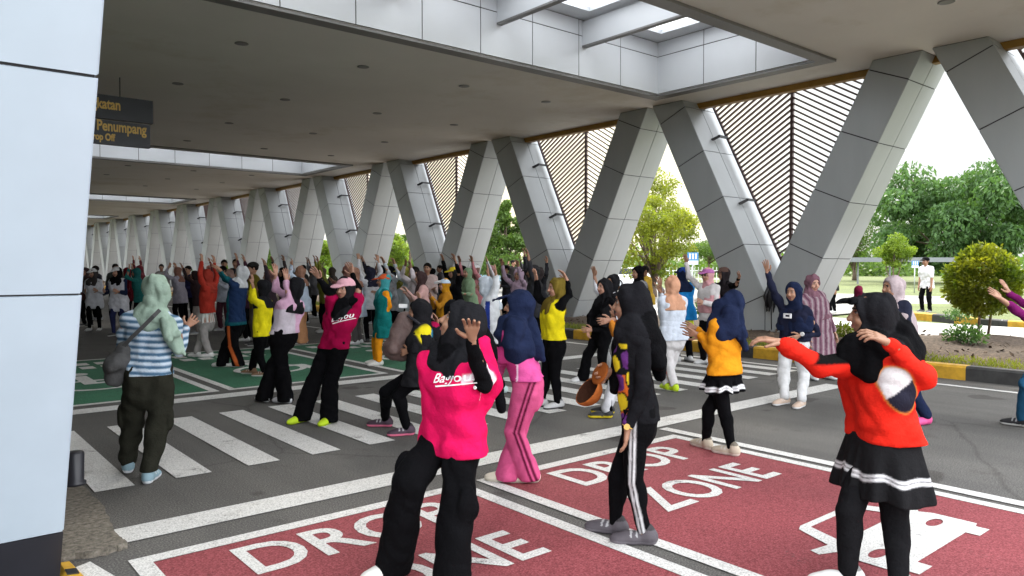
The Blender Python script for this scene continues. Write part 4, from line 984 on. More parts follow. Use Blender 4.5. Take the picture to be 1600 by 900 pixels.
        if brim: Hj.ell(HL(0, .074, .045), np.stack([hr, unit(hf-hu*.25), unit(hu+hf*.25)]), np.array([.050, briml, .007])*H, .012, brim)
        if extra_hijab: extra_hijab(Hj, J, rt, fw, up, H, U, HL, A)
        if not noface: Hj.sub.append((HL(0, .062, -.006), A, np.array([.0405, .052, .053])*H, .012))
        zlow = (neck-su*dl)[2]; Hj.clip.append((neck-su*(dl+.02), -unit(su+fw*.12)))
        if extra_hijab: Hj.clip.pop()
        hfn = (lambda V, C: hijabfn(V, C, J, rt, fw, H, base)) if hijabfn else None
        child('hijab', [Hj.mesh(res if lod else .0085, .0075, seed+9, hfn, zs=.3, freq=48)])
    elif head == 'hair':
        Hr = Sdf(); Hr.ell(HL(0, -.010, .018), A, np.array([.053, .064, .058])*H, .02, hair); Hr.sub.append((HL(0, .062, -.022), A, np.array([.06, .062, .055])*H, .012)); Hr.sub.append((HL(0, 0, -.10), A, np.array([.09, .09, .072])*H, .02))
        child('hair', [Hr.mesh(res*.8, .002, seed, None, freq=120)])
    if cap:
        Cp = Sdf(); Cp.ell(HL(0, -.008, .024), A, np.array([.064, .073, .060])*H, .01, cap); s2 = -1 if capback else 1
        Cp.clip.append((HL(0, 0, .026), tuple(-hu))); V1 = Cp.mesh(res*.75)
        Br = Sdf(); Br.ell(HL(0, .078*s2, .030), np.stack([hr, unit(hf-hu*.22), unit(hu+hf*.22)]), np.array([.046, .050, .0075])*H, .01, brim or cap)
        child('cap', [V1, Br.mesh(res*.6)])
    # ---- shoes
    for n, sg in (('R', 1), ('L', -1)):
        a = J['an'+n]; gl = max(gz, a[2]-.075); lift = max(0, a[2]-.085-gz); t = R(toeturn*sg); tf_ = unit(fw*math.cos(t)+rt*sg*(math.sin(t)+.18)); 
        pit = unit(tf_-up*(lift*1.4)) if lift > .02 else tf_; sr = np.cross(pit, up); sr = unit(sr); su_ = np.cross(sr, pit); AX = np.stack([sr, pit, su_]); g0 = a-up*.075
        Q = Sdf(); W = lambda x, y, z: g0+sr*x+pit*y+su_*z; sc_ = H/1.40
        Q.ell(W(0, -.025*sc_, .045), AX, np.array([.037, .05, .05])*sc_, .03, shoes); Q.ell(W(0, .06*sc_, .034), AX, np.array([.041, .075, .040])*sc_, .04, shoes); Q.ell(W(sg*-.004, .12*sc_, .024), AX, np.array([.042, .058, .033])*sc_, .03, shoes); Q.cap(W(0, -.02, .05), W(0, -.018, .085), .038*sc_, .036*sc_, .03, shoes)
        Q.clip.append((W(0, 0, .003), tuple(-su_))); so_ = sole if sole else ((.62, .61, .58) if max(shoes) < .55 else tuple(c*.8 for c in shoes))
        def shf(V, C, W=W, su_=su_, so_=so_, g0=g0, pit=pit): 
            C = C.copy(); h_ = (V-g0)@su_; C[h_ < .026] = so_; yy = (V-g0)@pit
            if lod < 2: C[h_ > .092] = C[h_ > .092]*.3
            if lod == 0: m_ = (h_ > .05) & (yy > .03) & (yy < .10) & (np.sin(yy*190) > .3); C[m_] = np.clip(C[m_]*.5+.3, 0, 1)
            return C
        child('shoe', [Q.mesh(res*.75, 0, 0, shf)], 'rubber')
    P_['_'] = 0; del P_['_']
    return P_, dict(J=J, hc=hc, hr=hr, hf=hf, hu=hu, rt=rt, fw=fw, up=up, srt=srt, sfw=sfw, su=su, base=base, U=U, hipc=hipc, neck=neck, H=H, top=S, torso=torso, dep=dep, HL=HL, A=A)
BLK = (.0035, .0035, .0042); NAVY = (.012, .018, .046); WHT = (.62, .62, .63)
def leg_stripe(V, C, J, side, rt, cols, widths, off=0.):
    """vertical stripes down the outer side of one leg"""
    C = C.copy(); sg = 1 if side == 'R' else -1; a, k, c = J['hip'+side], J['kn'+side], J['an'+side]
    d1 = Sdf.dist(('c', a, k, 0, 0), V); d2 = Sdf.dist(('c', k, c, 0, 0), V); o = 'L' if side == 'R' else 'R'
    e1 = np.minimum(Sdf.dist(('c', J['hip'+o], J['kn'+o], 0, 0), V), Sdf.dist(('c', J['kn'+o], J['an'+o], 0, 0), V)); mine = np.minimum(d1, d2) < e1
    P0 = np.where((d1 < d2)[:, None], a, k); P1 = np.where((d1 < d2)[:, None], k, c); ba = P1-P0; t = np.clip(((V-P0)*ba).sum(1)/(ba*ba).sum(1), -.4, 1.2); q = V-(P0+t[:, None]*ba); f = np.cross(np.array([0, 0, 1.]), rt*sg)
    x = q@f+off; out = (q@(rt*sg)) > 0
    for (w0, w1), cc in zip(widths, cols): C = soft(C, np.minimum(x-w0, w1-x), cc, .008, mine & out)
    return C
def wrap_text(info, s, size, origin, right, upv, seed, parent, dz=.006, shear=.35, swoosh=None, bold=.012):
    me = text_mesh(s, size, bold*size, shear); bm = bmesh.new(); bm.from_mesh(me); bmesh.ops.subdivide_edges(bm, edges=[e for e in bm.edges if e.calc_length() > .02], cuts=2)
    bmesh.ops.triangulate(bm, faces=bm.faces[:]); bm.to_mesh(me); bm.free()
    co = np.array([v.co[:] for v in me.vertices]); w_ = co[:, 0].max()-co[:, 0].min()
    F = [tuple(p.vertices) for p in me.polygons]; C2 = list(co[:, :2])
    if swoosh:
        b0 = len(C2); n = 14
        for i in range(n+1): t = i/n; x = -w_*.42+w_*.95*t; y = -size*.34+size*.10*t; C2 += [(x, y), (x, y+size*.13*(1-.35*t))]
        for i in range(n): F.append((b0+2*i, b0+2*i+2, b0+2*i+3, b0+2*i+1))
    C2 = np.array(C2); P = origin+C2[:, :1]*right+C2[:, 1:2]*upv; nrm = np.cross(right, upv)
    if nrm@info['fw'] < 0: nrm = -nrm
    P = info['top'].project(P+nrm*.22, -nrm, dz, fold=.007, seed=seed+5, zs=.8, freq=38)
    bad = np.abs(info['top'].val(P, fold=.007, seed=seed+5, zs=.8, freq=38)-dz) > .022; F = [f for f in F if not any(bad[i] for i in f)]
    m2 = bpy.data.meshes.new('lettering'); m2.from_pydata([tuple(p) for p in P-info['base']], [], F); m2.materials.append(M['signwhite']); link('lettering', m2, parent)

def find_part(p, nm): return [o for o in COL.objects if o.parent == p and o.name.split('.')[0] == nm][0]
# 1 woman in striped shirt walking away ------------------------------------------------
def ex_h(S, J, rt, fw, up, H, U, HL, A):
    c = (.30, .40, .325)
    for a, b_, r0, r1 in (((254, 494, .03), (270, 522, .03), .045, .06), ((264, 508, .03), (279, 545, 0), .06, .04), ((256, 500, .09), (262, 530, .11), .03, .03), ((275, 525, 0), (287, 553, -.02), .035, .012), ((228, 492, -.04), (212, 506, -.08), .03, .03), ((198, 525, -.04), (184, 565, -.03), .03, .03), ((184, 560, -.03), (176, 596, -.02), .025, .015)): S.cap(U(a), U(b_), r0, r1, .03, c)
def stripes(V, C, J, rt, fw, H, base):
    z = (V[:, 2]-base[2])+.012*np.sin((V-base)@rt*9); t = (z/.047) % 1; C = np.empty_like(C); C[:] = (.10, .19, .29); C = soft(C, np.minimum(t-.52, 1-t)*.047, (.50, .58, .66)); C = soft(C, np.minimum(t-.15, .32-t)*.047, (.035, .075, .13)); return C
p1, i1 = person(222, 748, 1.57, 172, 'woman walking away in blue and white striped shirt, sage hijab and cargo trousers', hcol=(.30, .40, .325), top=(.3, .4, .5), topfn=stripes, pants=(.022, .022, .016), shoes=(.22, .33, .38), sole=(.7, .72, .74), pstyle='baggy', seed=101, cargo=True, lod=0, drape=.02, drapew=.4,
    px_j=dict(hip=(232, 607, 0), neck=(236, 492, 0), head=(243, 455, 0), anR=(233, 738), anL=(200, 722, .10), knR=(246, 668, -.02), knL=(207, 660, -.06), elR=(281, 548, -.05), wrR=(291, 512, -.30), elL=(192, 555, -.05), wrL=(215, 545, -.25)), hem=586, g=.92, extra_hijab=ex_h, hdR=(304, 498, -.38), hips=1.05, headturn=25)
bagm = mat('grey_canvas', (.055, .055, .055), .85, 0, .2, 20, .4, 60)
S_ = Sdf(); U = i1['U']; S_.ell(U((186, 566, .07)), np.stack([unit(np.array([.8, -.5, .55])), unit(np.cross([.8, -.5, .55], [.5, .8, 0])), unit(np.cross(unit(np.array([.8, -.5, .55])), unit(np.cross([.8, -.5, .55], [.5, .8, 0]))))]), np.array([.10, .075, .18]), .02, (0, 0, 0)); S_.cap(U((180, 590, .07)), U((196, 545, .07)), .07, .06, .05, (0, 0, 0))
V, Fc, C = S_.mesh(.011, .006, 3); q = U((186, 570, .07)); o = link('shoulder_bag', cmesh('shoulder_bag', [(V, Fc, C)], q, bagm)); o.location = q; tag(o, 'dark grey slouchy shoulder bag hanging at the side of the striped shirt woman', 'bag')
sw = []
for a in ((190, 545, .1), (205, 528, .13), (222, 512, .14), (240, 494, .135), (250, 484, .10)): sw.append(Vector(U(a))-Vector(q))
b = MB()
for a, c in zip(sw, sw[1:]):
    n = (Vector(i1['fw'])*-1); sd = (c-a).cross(n).normalized()*.014; b.prism([a-sd, a+sd, a+sd+n*.006, a-sd+n*.006], [c-sd, c+sd, c+sd+n*.006, c-sd+n*.006])
b.build('strap', bagm, o)

# 2 front woman in pink baseball jersey --------------------------------------------------
PINK = (.62, .008, .085)
def ex_t(S, J, rt, fw, up, H, U):
    S.cap(U((752, 540, .08)), U((768, 602, .04)), .055, .05, .05, PINK); S.cap(U((768, 600, .04)), U((752, 640, .0)), .045, .04, .05, PINK)
def ex_h2(S, J, rt, fw, up, H, U, HL, A):
    for a, b_, r0, r1 in (((712, 532, .08), (700, 552, .13), .055, .03), ((702, 545, .10), (689, 560, .14), .03, .012), ((745, 505, -.06), (768, 560, -.14), .05, .04), ((768, 560, -.14), (782, 640, -.16), .04, .02), ((704, 480, .02), (700, 560, .09), .035, .045), ((722, 540, .08), (726, 552, .10), .06, .03)): S.cap(U(a), U(b_), r0, r1, .03, BLK)
def jersey(V, C, J, rt, fw, H, base): return C
p2, i2 = person(662, 905, 1.55, -52, 'woman in hot pink baseball jersey and wide black cargo trousers, hand raised before her face', top=PINK, topfn=None, sleeve=PINK, undersleeve=BLK, pants=BLK, shoes=(.68, .66, .62), pstyle='wide', lod=0, seed=202, cargo=True,
    px_j=dict(hip=(704, 690, 0), neck=(712, 552, .03), head=(721, 507, .08), anR=(618, 876), anL=(706, 905), knR=(640, 752, .12), knL=(713, 806, .12), shL=(748, 560, .03), elL=(757, 598, .17), wrL=(738, 532, .33), shR=(672, 566, .02), elR=(690, 600, -.24), wrR=(702, 560, -.36)), hem=706, g=.98, extra_top=ex_t, extra_hijab=ex_h2, drape=.05, drapew=.6, hdL=(737, 500, .40), handn=dict(L=np.array([.5, .6, .3])), curlL=.42, headturn=-50, headtilt=28, bulk=.006, hdR=(706, 535, -.4), cuff=(.72, .62, .67))
wrap_text(i2, 'Bagyous', .064, i2['U']((683, 600, .25)), unit(i2['rt']*-1+np.array([0, 0, .12])) , unit(np.array([0, 0, 1])+i2['rt']*.1), 202, find_part(p2, 'top'), swoosh=True)
b = MB()
for py in (617, 653, 560+127):
    P0 = i2['top'].project(np.array([i2['U']((670+(py-617)*.05, py, .4))]), -i2['fw'], .003, fold=.007, seed=207, zs=.8, freq=38)[0]-i2['base']; f_ = Vector(i2['fw']); b.tube([Vector(P0), Vector(P0)+f_*.006], .009, 10)
b.build('buttons', M['signwhite'], find_part(p2, 'top'))

# 3 woman in pink track suit -------------------------------------------------------------
def piping(V, C, J, rt, fw, H, base):
    C = C.copy(); x = (V-J['hipL'])@fw; side = ((V-J['hipL'])@rt) < 0; low = V[:, 2] < J['shL'][2]-.03
    C[side & low & (x > .055)] = (.40, .035, .15); C[side & low & (x > .040) & (x < .055)] = (.7, .5, .6); return C
def ex_h3(S, J, rt, fw, up, H, U, HL, A):
    for a, b_, r0, r1 in (((815, 500, -.05), (834, 548, -.05), .10, .085), ((808, 508, .10), (826, 552, .10), .075, .055), ((795, 505, .05), (782, 522, .10), .07, .05), ((798, 520, .04), (812, 545, .06), .09, .06), ((835, 540, 0), (847, 560, 0), .06, .02), ((800, 505, .12), (792, 535, .15), .06, .04), ((806, 512, .16), (799, 542, .19), .07, .055)): S.cap(U(a), U(b_), r0, r1, .04, NAVY)
p3, i3 = person(808, 754, 1.52, -100, 'woman in pink track suit with dark side stripes and long navy visor hijab', hcol=NAVY, brim=NAVY, top=(.60, .085, .28), topfn=piping, pants=(.55, .085, .21), shoes=(.62, .56, .46), pstyle='flare', lod=0,
    pantfn=lambda V, C, J, rt, fw, H, base: leg_stripe(V, C, J, 'L', rt, [(.10, .008, .03)]*2, [(.006, .022), (.034, .050)]),
    px_j=dict(hip=(824, 612, 0), neck=(805, 505, 0), head=(810, 478, 0), anL=(828, 738), anR=(795, 738), knL=(803, 672, .06), knR=(808, 678, -.06), elL=(784, 560, .1), wrL=(766, 542, .06), elR=(775, 585, -.12), wrR=(770, 572, -.1)), hem=592, g=1.0, extra_hijab=ex_h3, drape=.12, drapew=.85, hips=1.12)

# 4 woman in black holding a cap ---------------------------------------------------------
def printed(V, C, J, rt, fw, H, base):
    C = C.copy(); x = (V-J['hipL'])@fw; z = V[:, 2]-base[2]; fr = (x > .035) & (z < 1.16) & (z > .7)
    a = np.sin(x*38+z*21)+np.sin(z*33-x*17+1); C[fr & (a > .55)] = (.62, .46, .02); C[fr & (a < -.3)] = (.11, .03, .16); C[fr & (a >= -.3) & (a <= .2) & (z < .98)] = (.55, .12, .02); return C
def ex_h4(S, J, rt, fw, up, H, U, HL, A):
    for a, b_, r0, r1 in (((1000, 500, -.03), (1018, 555, -.03), .10, .085), ((1018, 540, -.04), (1031, 588, -.04), .075, .035), ((1008, 512, .06), (1026, 568, .06), .075, .045), ((978, 515, .02), (968, 580, .02), .06, .035), ((970, 540, -.06), (957, 610, -.06), .05, .025), ((964, 580, -.02), (954, 640, -.04), .028, .012), ((985, 470, 0), (1002, 505, 0), .085, .08)): S.cap(U(a), U(b_), r0, r1, .035, BLK)
    S.cap(U((1003, 524, .12)), U((1009, 524, .115)), .008, .008, .003, (.6, .42, .05))
p4, i4 = person(985, 846, 1.55, -98, 'woman in black sportswear and long black hijab with white stripe down the trouser leg', hcol=(.010, .010, .012), top=(.008, .008, .0095), topfn=printed, pants=BLK, shoes=(.085, .075, .085), sole=(.14, .125, .14), pstyle='tight', lod=0,
    pantfn=lambda V, C, J, rt, fw, H, base: leg_stripe(V, C, J, 'L', rt, [WHT]*2, [(-.022, -.009), (.001, .014)]),
    px_j=dict(hip=(996, 660, 0), neck=(992, 510, 0), head=(986, 476, 0), anL=(1006, 830), anR=(962, 815), knL=(990, 752, .06), knR=(965, 748, -.06), shL=(1003, 538, .12), elL=(1004, 612, .16), wrL=(981, 665, .17), elR=(962, 590, -.14), wrR=(958, 578, -.06)), hem=655, g=.84, extra_hijab=ex_h4, drape=.03, drapew=.6, hdL=(977, 705, .16), handn=dict(L=np.array([.55, -.85, .1])), curlL=.3, curlR=1.0, hdR=(940, 588, -.04), twist=0)
wa = MB(); c_ = Vector(i4['J']['wrL']-i4['base']); dv = Vector(unit(i4['J']['wrL']-i4['J']['elL'])); wa.tube([c_-dv*.008, c_+dv*.008], .031, 14); wa.tube([c_+Vector(-i4['rt'])*.024, c_+Vector(-i4['rt'])*.040], .017, 14); wa.build('watch', M['gold'], p4)
# the orange cap she holds, crown hanging down, opening towards the camera
q = i4['U']((917, 610, -.02)); capm = mat('rust_cap', (.27, .075, .018), .8, 0, .2, 12, .3, 60)
S_ = Sdf(); tc_ = -_F; dm = unit(_RT*.62-_UP*.50-tc_*.35); bd = unit(_UP*.75+_RT*.62); bd = unit(bd-(bd@dm)*dm); sd_ = np.cross(bd, dm); AXc = np.stack([sd_, bd, dm])
S_.ell(q, AXc, np.array([.082, .094, .092]), .01, (.27, .075, .018)); S_.sub.append((q-dm*.012, AXc, np.array([.072, .084, .084]), .004)); S_.clip.append((q, tuple(-dm)))
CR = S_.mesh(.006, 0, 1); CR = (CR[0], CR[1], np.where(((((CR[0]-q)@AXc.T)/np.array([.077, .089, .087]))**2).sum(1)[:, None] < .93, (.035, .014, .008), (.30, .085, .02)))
S_ = Sdf(); S_.ell(q+bd*.125-dm*.004, np.stack([sd_, unit(bd-dm*.15), unit(dm+bd*.15)]), np.array([.075, .072, .009]), .01, (.25, .07, .016)); BR = S_.mesh(.006)
co = link('held_cap', cmesh('held_cap', [CR], q, M['cloth'])); co.location = q; tag(co, 'rust orange cap held upside down in the hand of the woman in black', 'cap')
link('brim', cmesh('brim', [BR], q, M['cloth']), co)

# 5 woman in orange top ------------------------------------------------------------------
def ex_h5(S, J, rt, fw, up, H, U, HL, A):
    for a, b_, r0, r1 in (((1145, 480, .05), (1158, 525, .05), .07, .055), ((1128, 480, 0), (1118, 522, 0), .08, .05), ((1155, 505, .06), (1166, 545, .06), .04, .025), ((1140, 490, .08), (1135, 515, .1), .08, .06)): S.cap(U(a), U(b_), r0, r1, .035, NAVY)
p5, i5 = person(1128, 708, 1.50, -128, 'woman in mustard orange top, navy hijab and short black skirt with white band over leggings', hcol=NAVY, top=(.62, .24, .012), pants=BLK, shoes=(.46, .39, .30), sole=(.68, .62, .54), pstyle='tight', lod=0,
    px_j=dict(hip=(1130, 590, 0), neck=(1136, 500, 0), head=(1142, 476, 0), anL=(1143, 698), anR=(1103, 688), knL=(1132, 645, .03), knR=(1107, 640, -.05), elL=(1112, 548, .06), wrL=(1094, 524, 0), elR=(1105, 540, -.16), wrR=(1090, 515, -.2)), hem=584, g=.95, extra_hijab=ex_h5, drape=.06, drapew=.7, skirt=(579, 611, .128, .195, BLK, [(.018, .034), (.04, .055)]), hdL=(1076, 519, -.02), hdR=(1074, 508, -.22))

# 6 woman in red at right ----------------------------------------------------------------
RED = (.66, .022, .012)
def redtop(V, C, J, rt, fw, H, base):
    C = C.copy(); u = _RT; cx = at(1408, 606, d=i6d-.18)  # patch centre on her left front
    x = (V-cx)@u; z = V[:, 2]-cx[2]; fr = ((V-cx)@(-_F)) > -.15
    blob = (x+.03)**2/.11**2+(z+.005)**2/.085**2 < 1; edge = ((x+.03)**2/.119**2+(z+.005)**2/.094**2 < 1) & ~blob
    tors = np.abs(x) < .25; xx = x+.03+.35*z; e1 = (1-np.sqrt(xx**2/.094**2+(z+.005)**2/.120**2))*.1; e2 = (1-np.sqrt(xx**2/.087**2+(z+.005)**2/.113**2))*.1; C = soft(C, e1, (.60, .22, .04), .006, fr & tors); C = soft(C, e2, (.018, .018, .03), .008, fr & tors)
    C = soft(C, np.minimum(e2, z-.75*x-.022), (.55, .53, .53), .008, fr & tors)
    d = Sdf.dist(('c', J['shR'], J['elR'], 0, 0), V); q = V-J['shR']; top_ = (q@np.array([0, 0, 1.])) > ((J['elR']-J['shR'])[2]*np.clip((q@unit(J['elR']-J['shR']))/np.linalg.norm(J['elR']-J['shR']), 0, 1)+.018); hh = (q@np.array([0, 0, 1.]))-((J['elR']-J['shR'])[2]*np.clip((q@unit(J['elR']-J['shR']))/np.linalg.norm(J['elR']-J['shR']), 0, 1)+.018); C = soft(C, np.minimum(hh, .09-d), (.006, .006, .006), .01)
    return C
i6d = depth(at(1362, 905, z=0))
def ex_h6(S, J, rt, fw, up, H, U, HL, A):
    for a, b_, r0, r1 in (((1385, 505, .0), (1412, 550, .0), .09, .10), ((1405, 540, -.03), (1440, 588, -.03), .09, .05), ((1358, 548, .10), (1362, 570, .14), .11, .08), ((1338, 552, .09), (1342, 572, .12), .08, .05), ((1328, 558, .08), (1412, 560, .07), .065, .075), ((1392, 550, .08), (1385, 568, .13), .10, .06), ((1330, 552, .06), (1326, 562, .07), .075, .055)): S.cap(U(a), U(b_), r0, r1, .04, BLK)
    for k in range(7): a = k*.9; S.ell(HL(.016+.016*math.cos(a), .030, .072+.010*math.sin(a)), np.eye(3), np.array([.011, .011, .011])*H, .003, (.12, .01, .03))
p6, i6 = person(1362, 905, 1.56, -62, 'woman in bright red long sleeved top, black visor hijab and black skirt with white bands', top=RED, topfn=redtop, pants=(.008, .008, .009), shoes=(.66, .64, .62), pstyle='tight', lod=0, brim=BLK, briml=.034,
    px_j=dict(hip=(1378, 705, 0), neck=(1374, 545, .02), head=(1361, 492, .05), anR=(1325, 893), anL=(1405, 908), knR=(1326, 800, .08), knL=(1398, 812, .08), shR=(1325, 570, .04), elR=(1283, 574, .12), wrR=(1222, 536, .16), shL=(1425, 572, .03), elL=(1443, 590, .18), wrL=(1391, 538, .30)), hem=683, g=1.2, extra_hijab=ex_h6, drape=.05, drapew=.7,
    skirt=(684, 768, .20, .275, (.012, .012, .013), [(.098, .112), (.119, .131)]), hdR=(1183, 527, .14), hdL=(1362, 522, .30), handn=dict(R=np.array([0, -.2, 1]), L=np.array([-.1, -.5, .8])), curlR=.55, curlL=.6, headturn=-16, bulk=.008)

# 7 woman with white trousers ------------------------------------------------------------
p7, i7 = person(1240, 628, 1.50, -32, 'smiling woman in navy top and white trousers waving one raised arm', hcol=NAVY, top=(.014, .016, .034), pants=(.60, .60, .60), shoes=(.50, .38, .30), sole=(.75, .75, .74), pstyle='straight', lod=0, skin=(.36, .19, .12),
    px_j=dict(hip=(1240, 543, 0), neck=(1244, 482, 0), head=(1240, 457, .03), anR=(1226, 622), anL=(1252, 626), knR=(1224, 582, .03), knL=(1256, 585, .03), elR=(1208, 452, .05), wrR=(1199, 426, .05), elL=(1276, 522, .04), wrL=(1250, 524, .18)), hem=532, g=1.05, drape=.16, drapew=.9, hdR=(1196, 408, .05), hdL=(1238, 530, .2), curlR=.15, headtilt=-8)
b = MB(); c_ = Vector(i7['U']((1254, 522, .21))-i7['base']); b.tube([c_, c_+Vector(i7['fw'])*.012], .024, 14); b.build('watch', M['signwhite'], p7)
b = MB(); P0 = i7['neck']-i7['su']*.08+i7['fw']*.16-i7['base']; P0 = Vector(P0)
for dx, dz, w_, h_ in ((0, .02, .045, .008), (0, -.02, .045, .008), (-.04, 0, .008, .028), (.04, 0, .008, .028)):
    r_ = Vector(i7['rt']); o_ = P0+r_*dx+Vector((0, 0, dz)); f_ = Vector(i7['fw']); b.prism([o_-r_*w_-Vector((0, 0, h_)), o_+r_*w_-Vector((0, 0, h_)), o_+r_*w_+Vector((0, 0, h_)), o_-r_*w_+Vector((0, 0, h_))][::-1], [o_-r_*w_-Vector((0, 0, h_))+f_*.02, o_+r_*w_-Vector((0, 0, h_))+f_*.02, o_+r_*w_+Vector((0, 0, h_))+f_*.02, o_-r_*w_+Vector((0, 0, h_))+f_*.02][::-1])
b.build('brooch', M['signwhite'], p7)
# 8 woman at right edge
person(1640, 672, 1.56, -100, 'dancer in purple sleeved top and blue jeans at the right edge of the photo', top=(.16, .012, .10), pants=(.022, .09, .17), shoes=(.02, .02, .022), pstyle='straight', lod=0, skin=(.36, .19, .12), px_j=dict(wrL=(1565, 468, .1), elL=(1602, 495, .08), wrR=(1577, 458, -.1), elR=(1612, 482, -.1), anL=(1660, 668), anR=(1597, 655), knR=(1605, 600, 0)), hdL=(1520, 432, .1), hdR=(1560, 430, -.1), curl=.1, g=1.1)
# 9 behind the red woman
person(1432, 660, 1.58, -50, 'dancer in pale mauve hijab and navy trousers mostly hidden behind the woman in red', hcol=(.38, .31, .32), top=(.02, .022, .04), pants=NAVY, shoes=(.65, .08, .25), pstyle='straight', lod=1, arms='bent', px_j=dict(hip=(1405, 555, 0), neck=(1397, 475, 0), head=(1394, 450, 0)))
# 10 woman with the backpack on her front
def yel_sh(V, C, J, rt, fw, H, base):
    C = C.copy(); z = V[:, 2]; d = Sdf.dist(('c', J['shL'], J['elL'], 0, 0), V); nr = np.linalg.norm(V-J['shL'], axis=1); x = (V-J['shL'])@fw
    C = soft(C, .11-nr, (.66, .55, .015), .012); t = (nr >= .0) & (x < -.06) & (z > J['hipL'][2]+.1); C[t & (x > -.085)] = (.02, .16, .28); C[t & (x <= -.085)] = (.28, .012, .15); C[(z < J['hipL'][2]+.22) & (x < -.0) & (nr > .14)] = (.6, .5, .015)
    return C
p10, i10 = person(622, 682, 1.50, -95, 'woman in black with yellow and magenta shoulder and pink soled sneakers', top=(.016, .016, .018), topfn=yel_sh, pants=BLK, shoes=(.05, .03, .045), sole=(.70, .16, .26), pstyle='tight', lod=0,
    px_j=dict(hip=(650, 585, 0), neck=(662, 512, 0), head=(655, 488, 0), anL=(636, 668), anR=(602, 655), knL=(622, 618, .06), knR=(602, 612, -.06), shL=(664, 525, .10), elL=(660, 552, .16), wrL=(641, 548, .12), elR=(640, 545, -.15), wrR=(628, 520, -.12)), hem=600, drape=.14, drapew=.8, hdL=(630, 550, .1), g=1.05, curl=1.1)
bpm = mat('brown_nylon', (.10, .062, .055), .7, 0, .25, 10, .6, 40); U = i10['U']; S_ = Sdf(); q = U((622, 530, 0))
for a, b_, r0, r1 in (((630, 500, 0), (618, 545, 0), .07, .11), ((610, 545, .03), (628, 552, -.03), .075, .075), ((634, 495, 0), (640, 520, 0), .05, .07)): S_.cap(U(a), U(b_), r0, r1, .05, (0, 0, 0))
S_.ell(U((614, 545, .10)), np.eye(3), np.array([.06, .06, .06]), .03, (0, 0, 0))
V, Fc, C = S_.mesh(.011, .005, 8, zs=1, freq=45); o = link('backpack', cmesh('backpack', [(V, Fc, C)], q, bpm)); o.location = q; tag(o, 'brown backpack worn on the front by the woman in pink soled sneakers', 'backpack')
b = MB(); sp = [Vector(U(a)-q) for a in ((637, 493, .06), (650, 502, .10), (664, 512, .12), (672, 530, .12))]
for a, c in zip(sp, sp[1:]): b.tube([a, c], .014, 6)
b.build('strap', M['plinth'], o)
q = U((630, 478, -.1)); o = empty('phone', tuple(q), 'white phone held up by the woman with the backpack', 'phone'); b = MB(); r_ = Vector(i10['U']((631, 478, -.1))-q).normalized(); b.prism([r_*-.04+Vector((0, 0, -.018)), r_*.04+Vector((0, 0, -.018)), r_*.04+Vector((0, 0, .018)), r_*-.04+Vector((0, 0, .018))], [r_*-.04+Vector((0, .008, -.018)), r_*.04+Vector((0, .008, -.018)), r_*.04+Vector((0, .008, .018)), r_*-.04+Vector((0, .008, .018))]); b.build('case', M['signwhite'], o)
# 10b jersey twin between backpack woman and front woman
person(690, 668, 1.40, -70, 'dancer in magenta jersey with white collar half hidden behind the front woman in pink', top=(.33, .008, .06), undersleeve=BLK, pants=BLK, lod=1, px_j=dict(hip=(690, 590, 0), neck=(668, 508, 0), head=(652, 487, 0), elR=(655, 505, 0), wrR=(655, 478, 0), elL=(690, 545, .05), wrL=(684, 510, .1)), arms='up', extra_top=lambda S, J, rt, fw, up, H, U: S.cap(U((655, 505, .1)), U((662, 530, .12)), .02, .02, .004, (.7, .6, .66)), drape=.10)
# 11 magenta jersey, pink cap
MAG = (.30, .004, .048)
p11, i11 = person(494, 655, 1.52, -42, 'woman in dark magenta jersey and pink cap with both arms raised and lime green shoes', top=MAG, undersleeve=BLK, pants=BLK, shoes=(.52, .72, .02), cap=(.66, .36, .42), pstyle='wide', lod=0, seed=311, noface=False, skin=(.34, .18, .12),
    px_j=dict(hip=(519, 550, 0), neck=(537, 482, .02), head=(539, 452, .05), anL=(515, 650), anR=(473, 648), knL=(517, 596, .05), knR=(490, 596, .05), shR=(519, 492, .02), elR=(517, 457, .12), wrR=(500, 437, .16), shL=(552, 492, 0), elL=(560, 452, -.03), wrL=(552, 430, -.05)), hem=544, g=.98, drape=.06, drapew=.6, hdR=(488, 418, .18), extra_hijab=lambda S, J, rt, fw, up, H, U, HL, A: [S.cap(U((535, 474, .1)), U((522, 490, .13)), .06, .02, .03, BLK), S.cap(U((548, 470, .02)), U((553, 500, -.04)), .07, .04, .03, BLK)], cuff=(.70, .52, .60), headtilt=-5)
wrap_text(i11, 'Bagyous', .075, i11['U']((524, 500, .25)), unit(i11['rt']*-1+np.array([0, 0, .25])), unit(np.array([0, 0, 1])+i11['rt']*.15), 311, find_part(p11, 'top'), swoosh=True)
# 12 pink and white shirt, arms up
def twotone(V, C, J, rt, fw, H, base):
    C = C.copy(); x = (V-(J['shL']+J['shR'])/2)@_RT; t = (V[:, 2] < J['shL'][2]-.06) & (x < .05); C[t] = (.56, .50, .56); return C
person(429, 625, 1.55, -140, 'woman in pale pink and white shirt with both hands raised high and wide black trousers', top=(.60, .36, .50), topfn=twotone, pants=BLK, shoes=(.66, .66, .68), pstyle='wide', lod=0, skin=(.42, .22, .15),
    px_j=dict(hip=(441, 530, 0), neck=(457, 472, 0), head=(461, 450, 0), anL=(447, 620), anR=(414, 618), knL=(440, 573, 0), knR=(427, 573, 0), elL=(452, 470, .10), wrL=(447, 440, .06), elR=(431, 452, -.08), wrR=(431, 432, -.1)), hem=521, g=1.0, drape=.07, drapew=.6, hdL=(446, 420, .06), hdR=(430, 412, -.1), curl=.15)
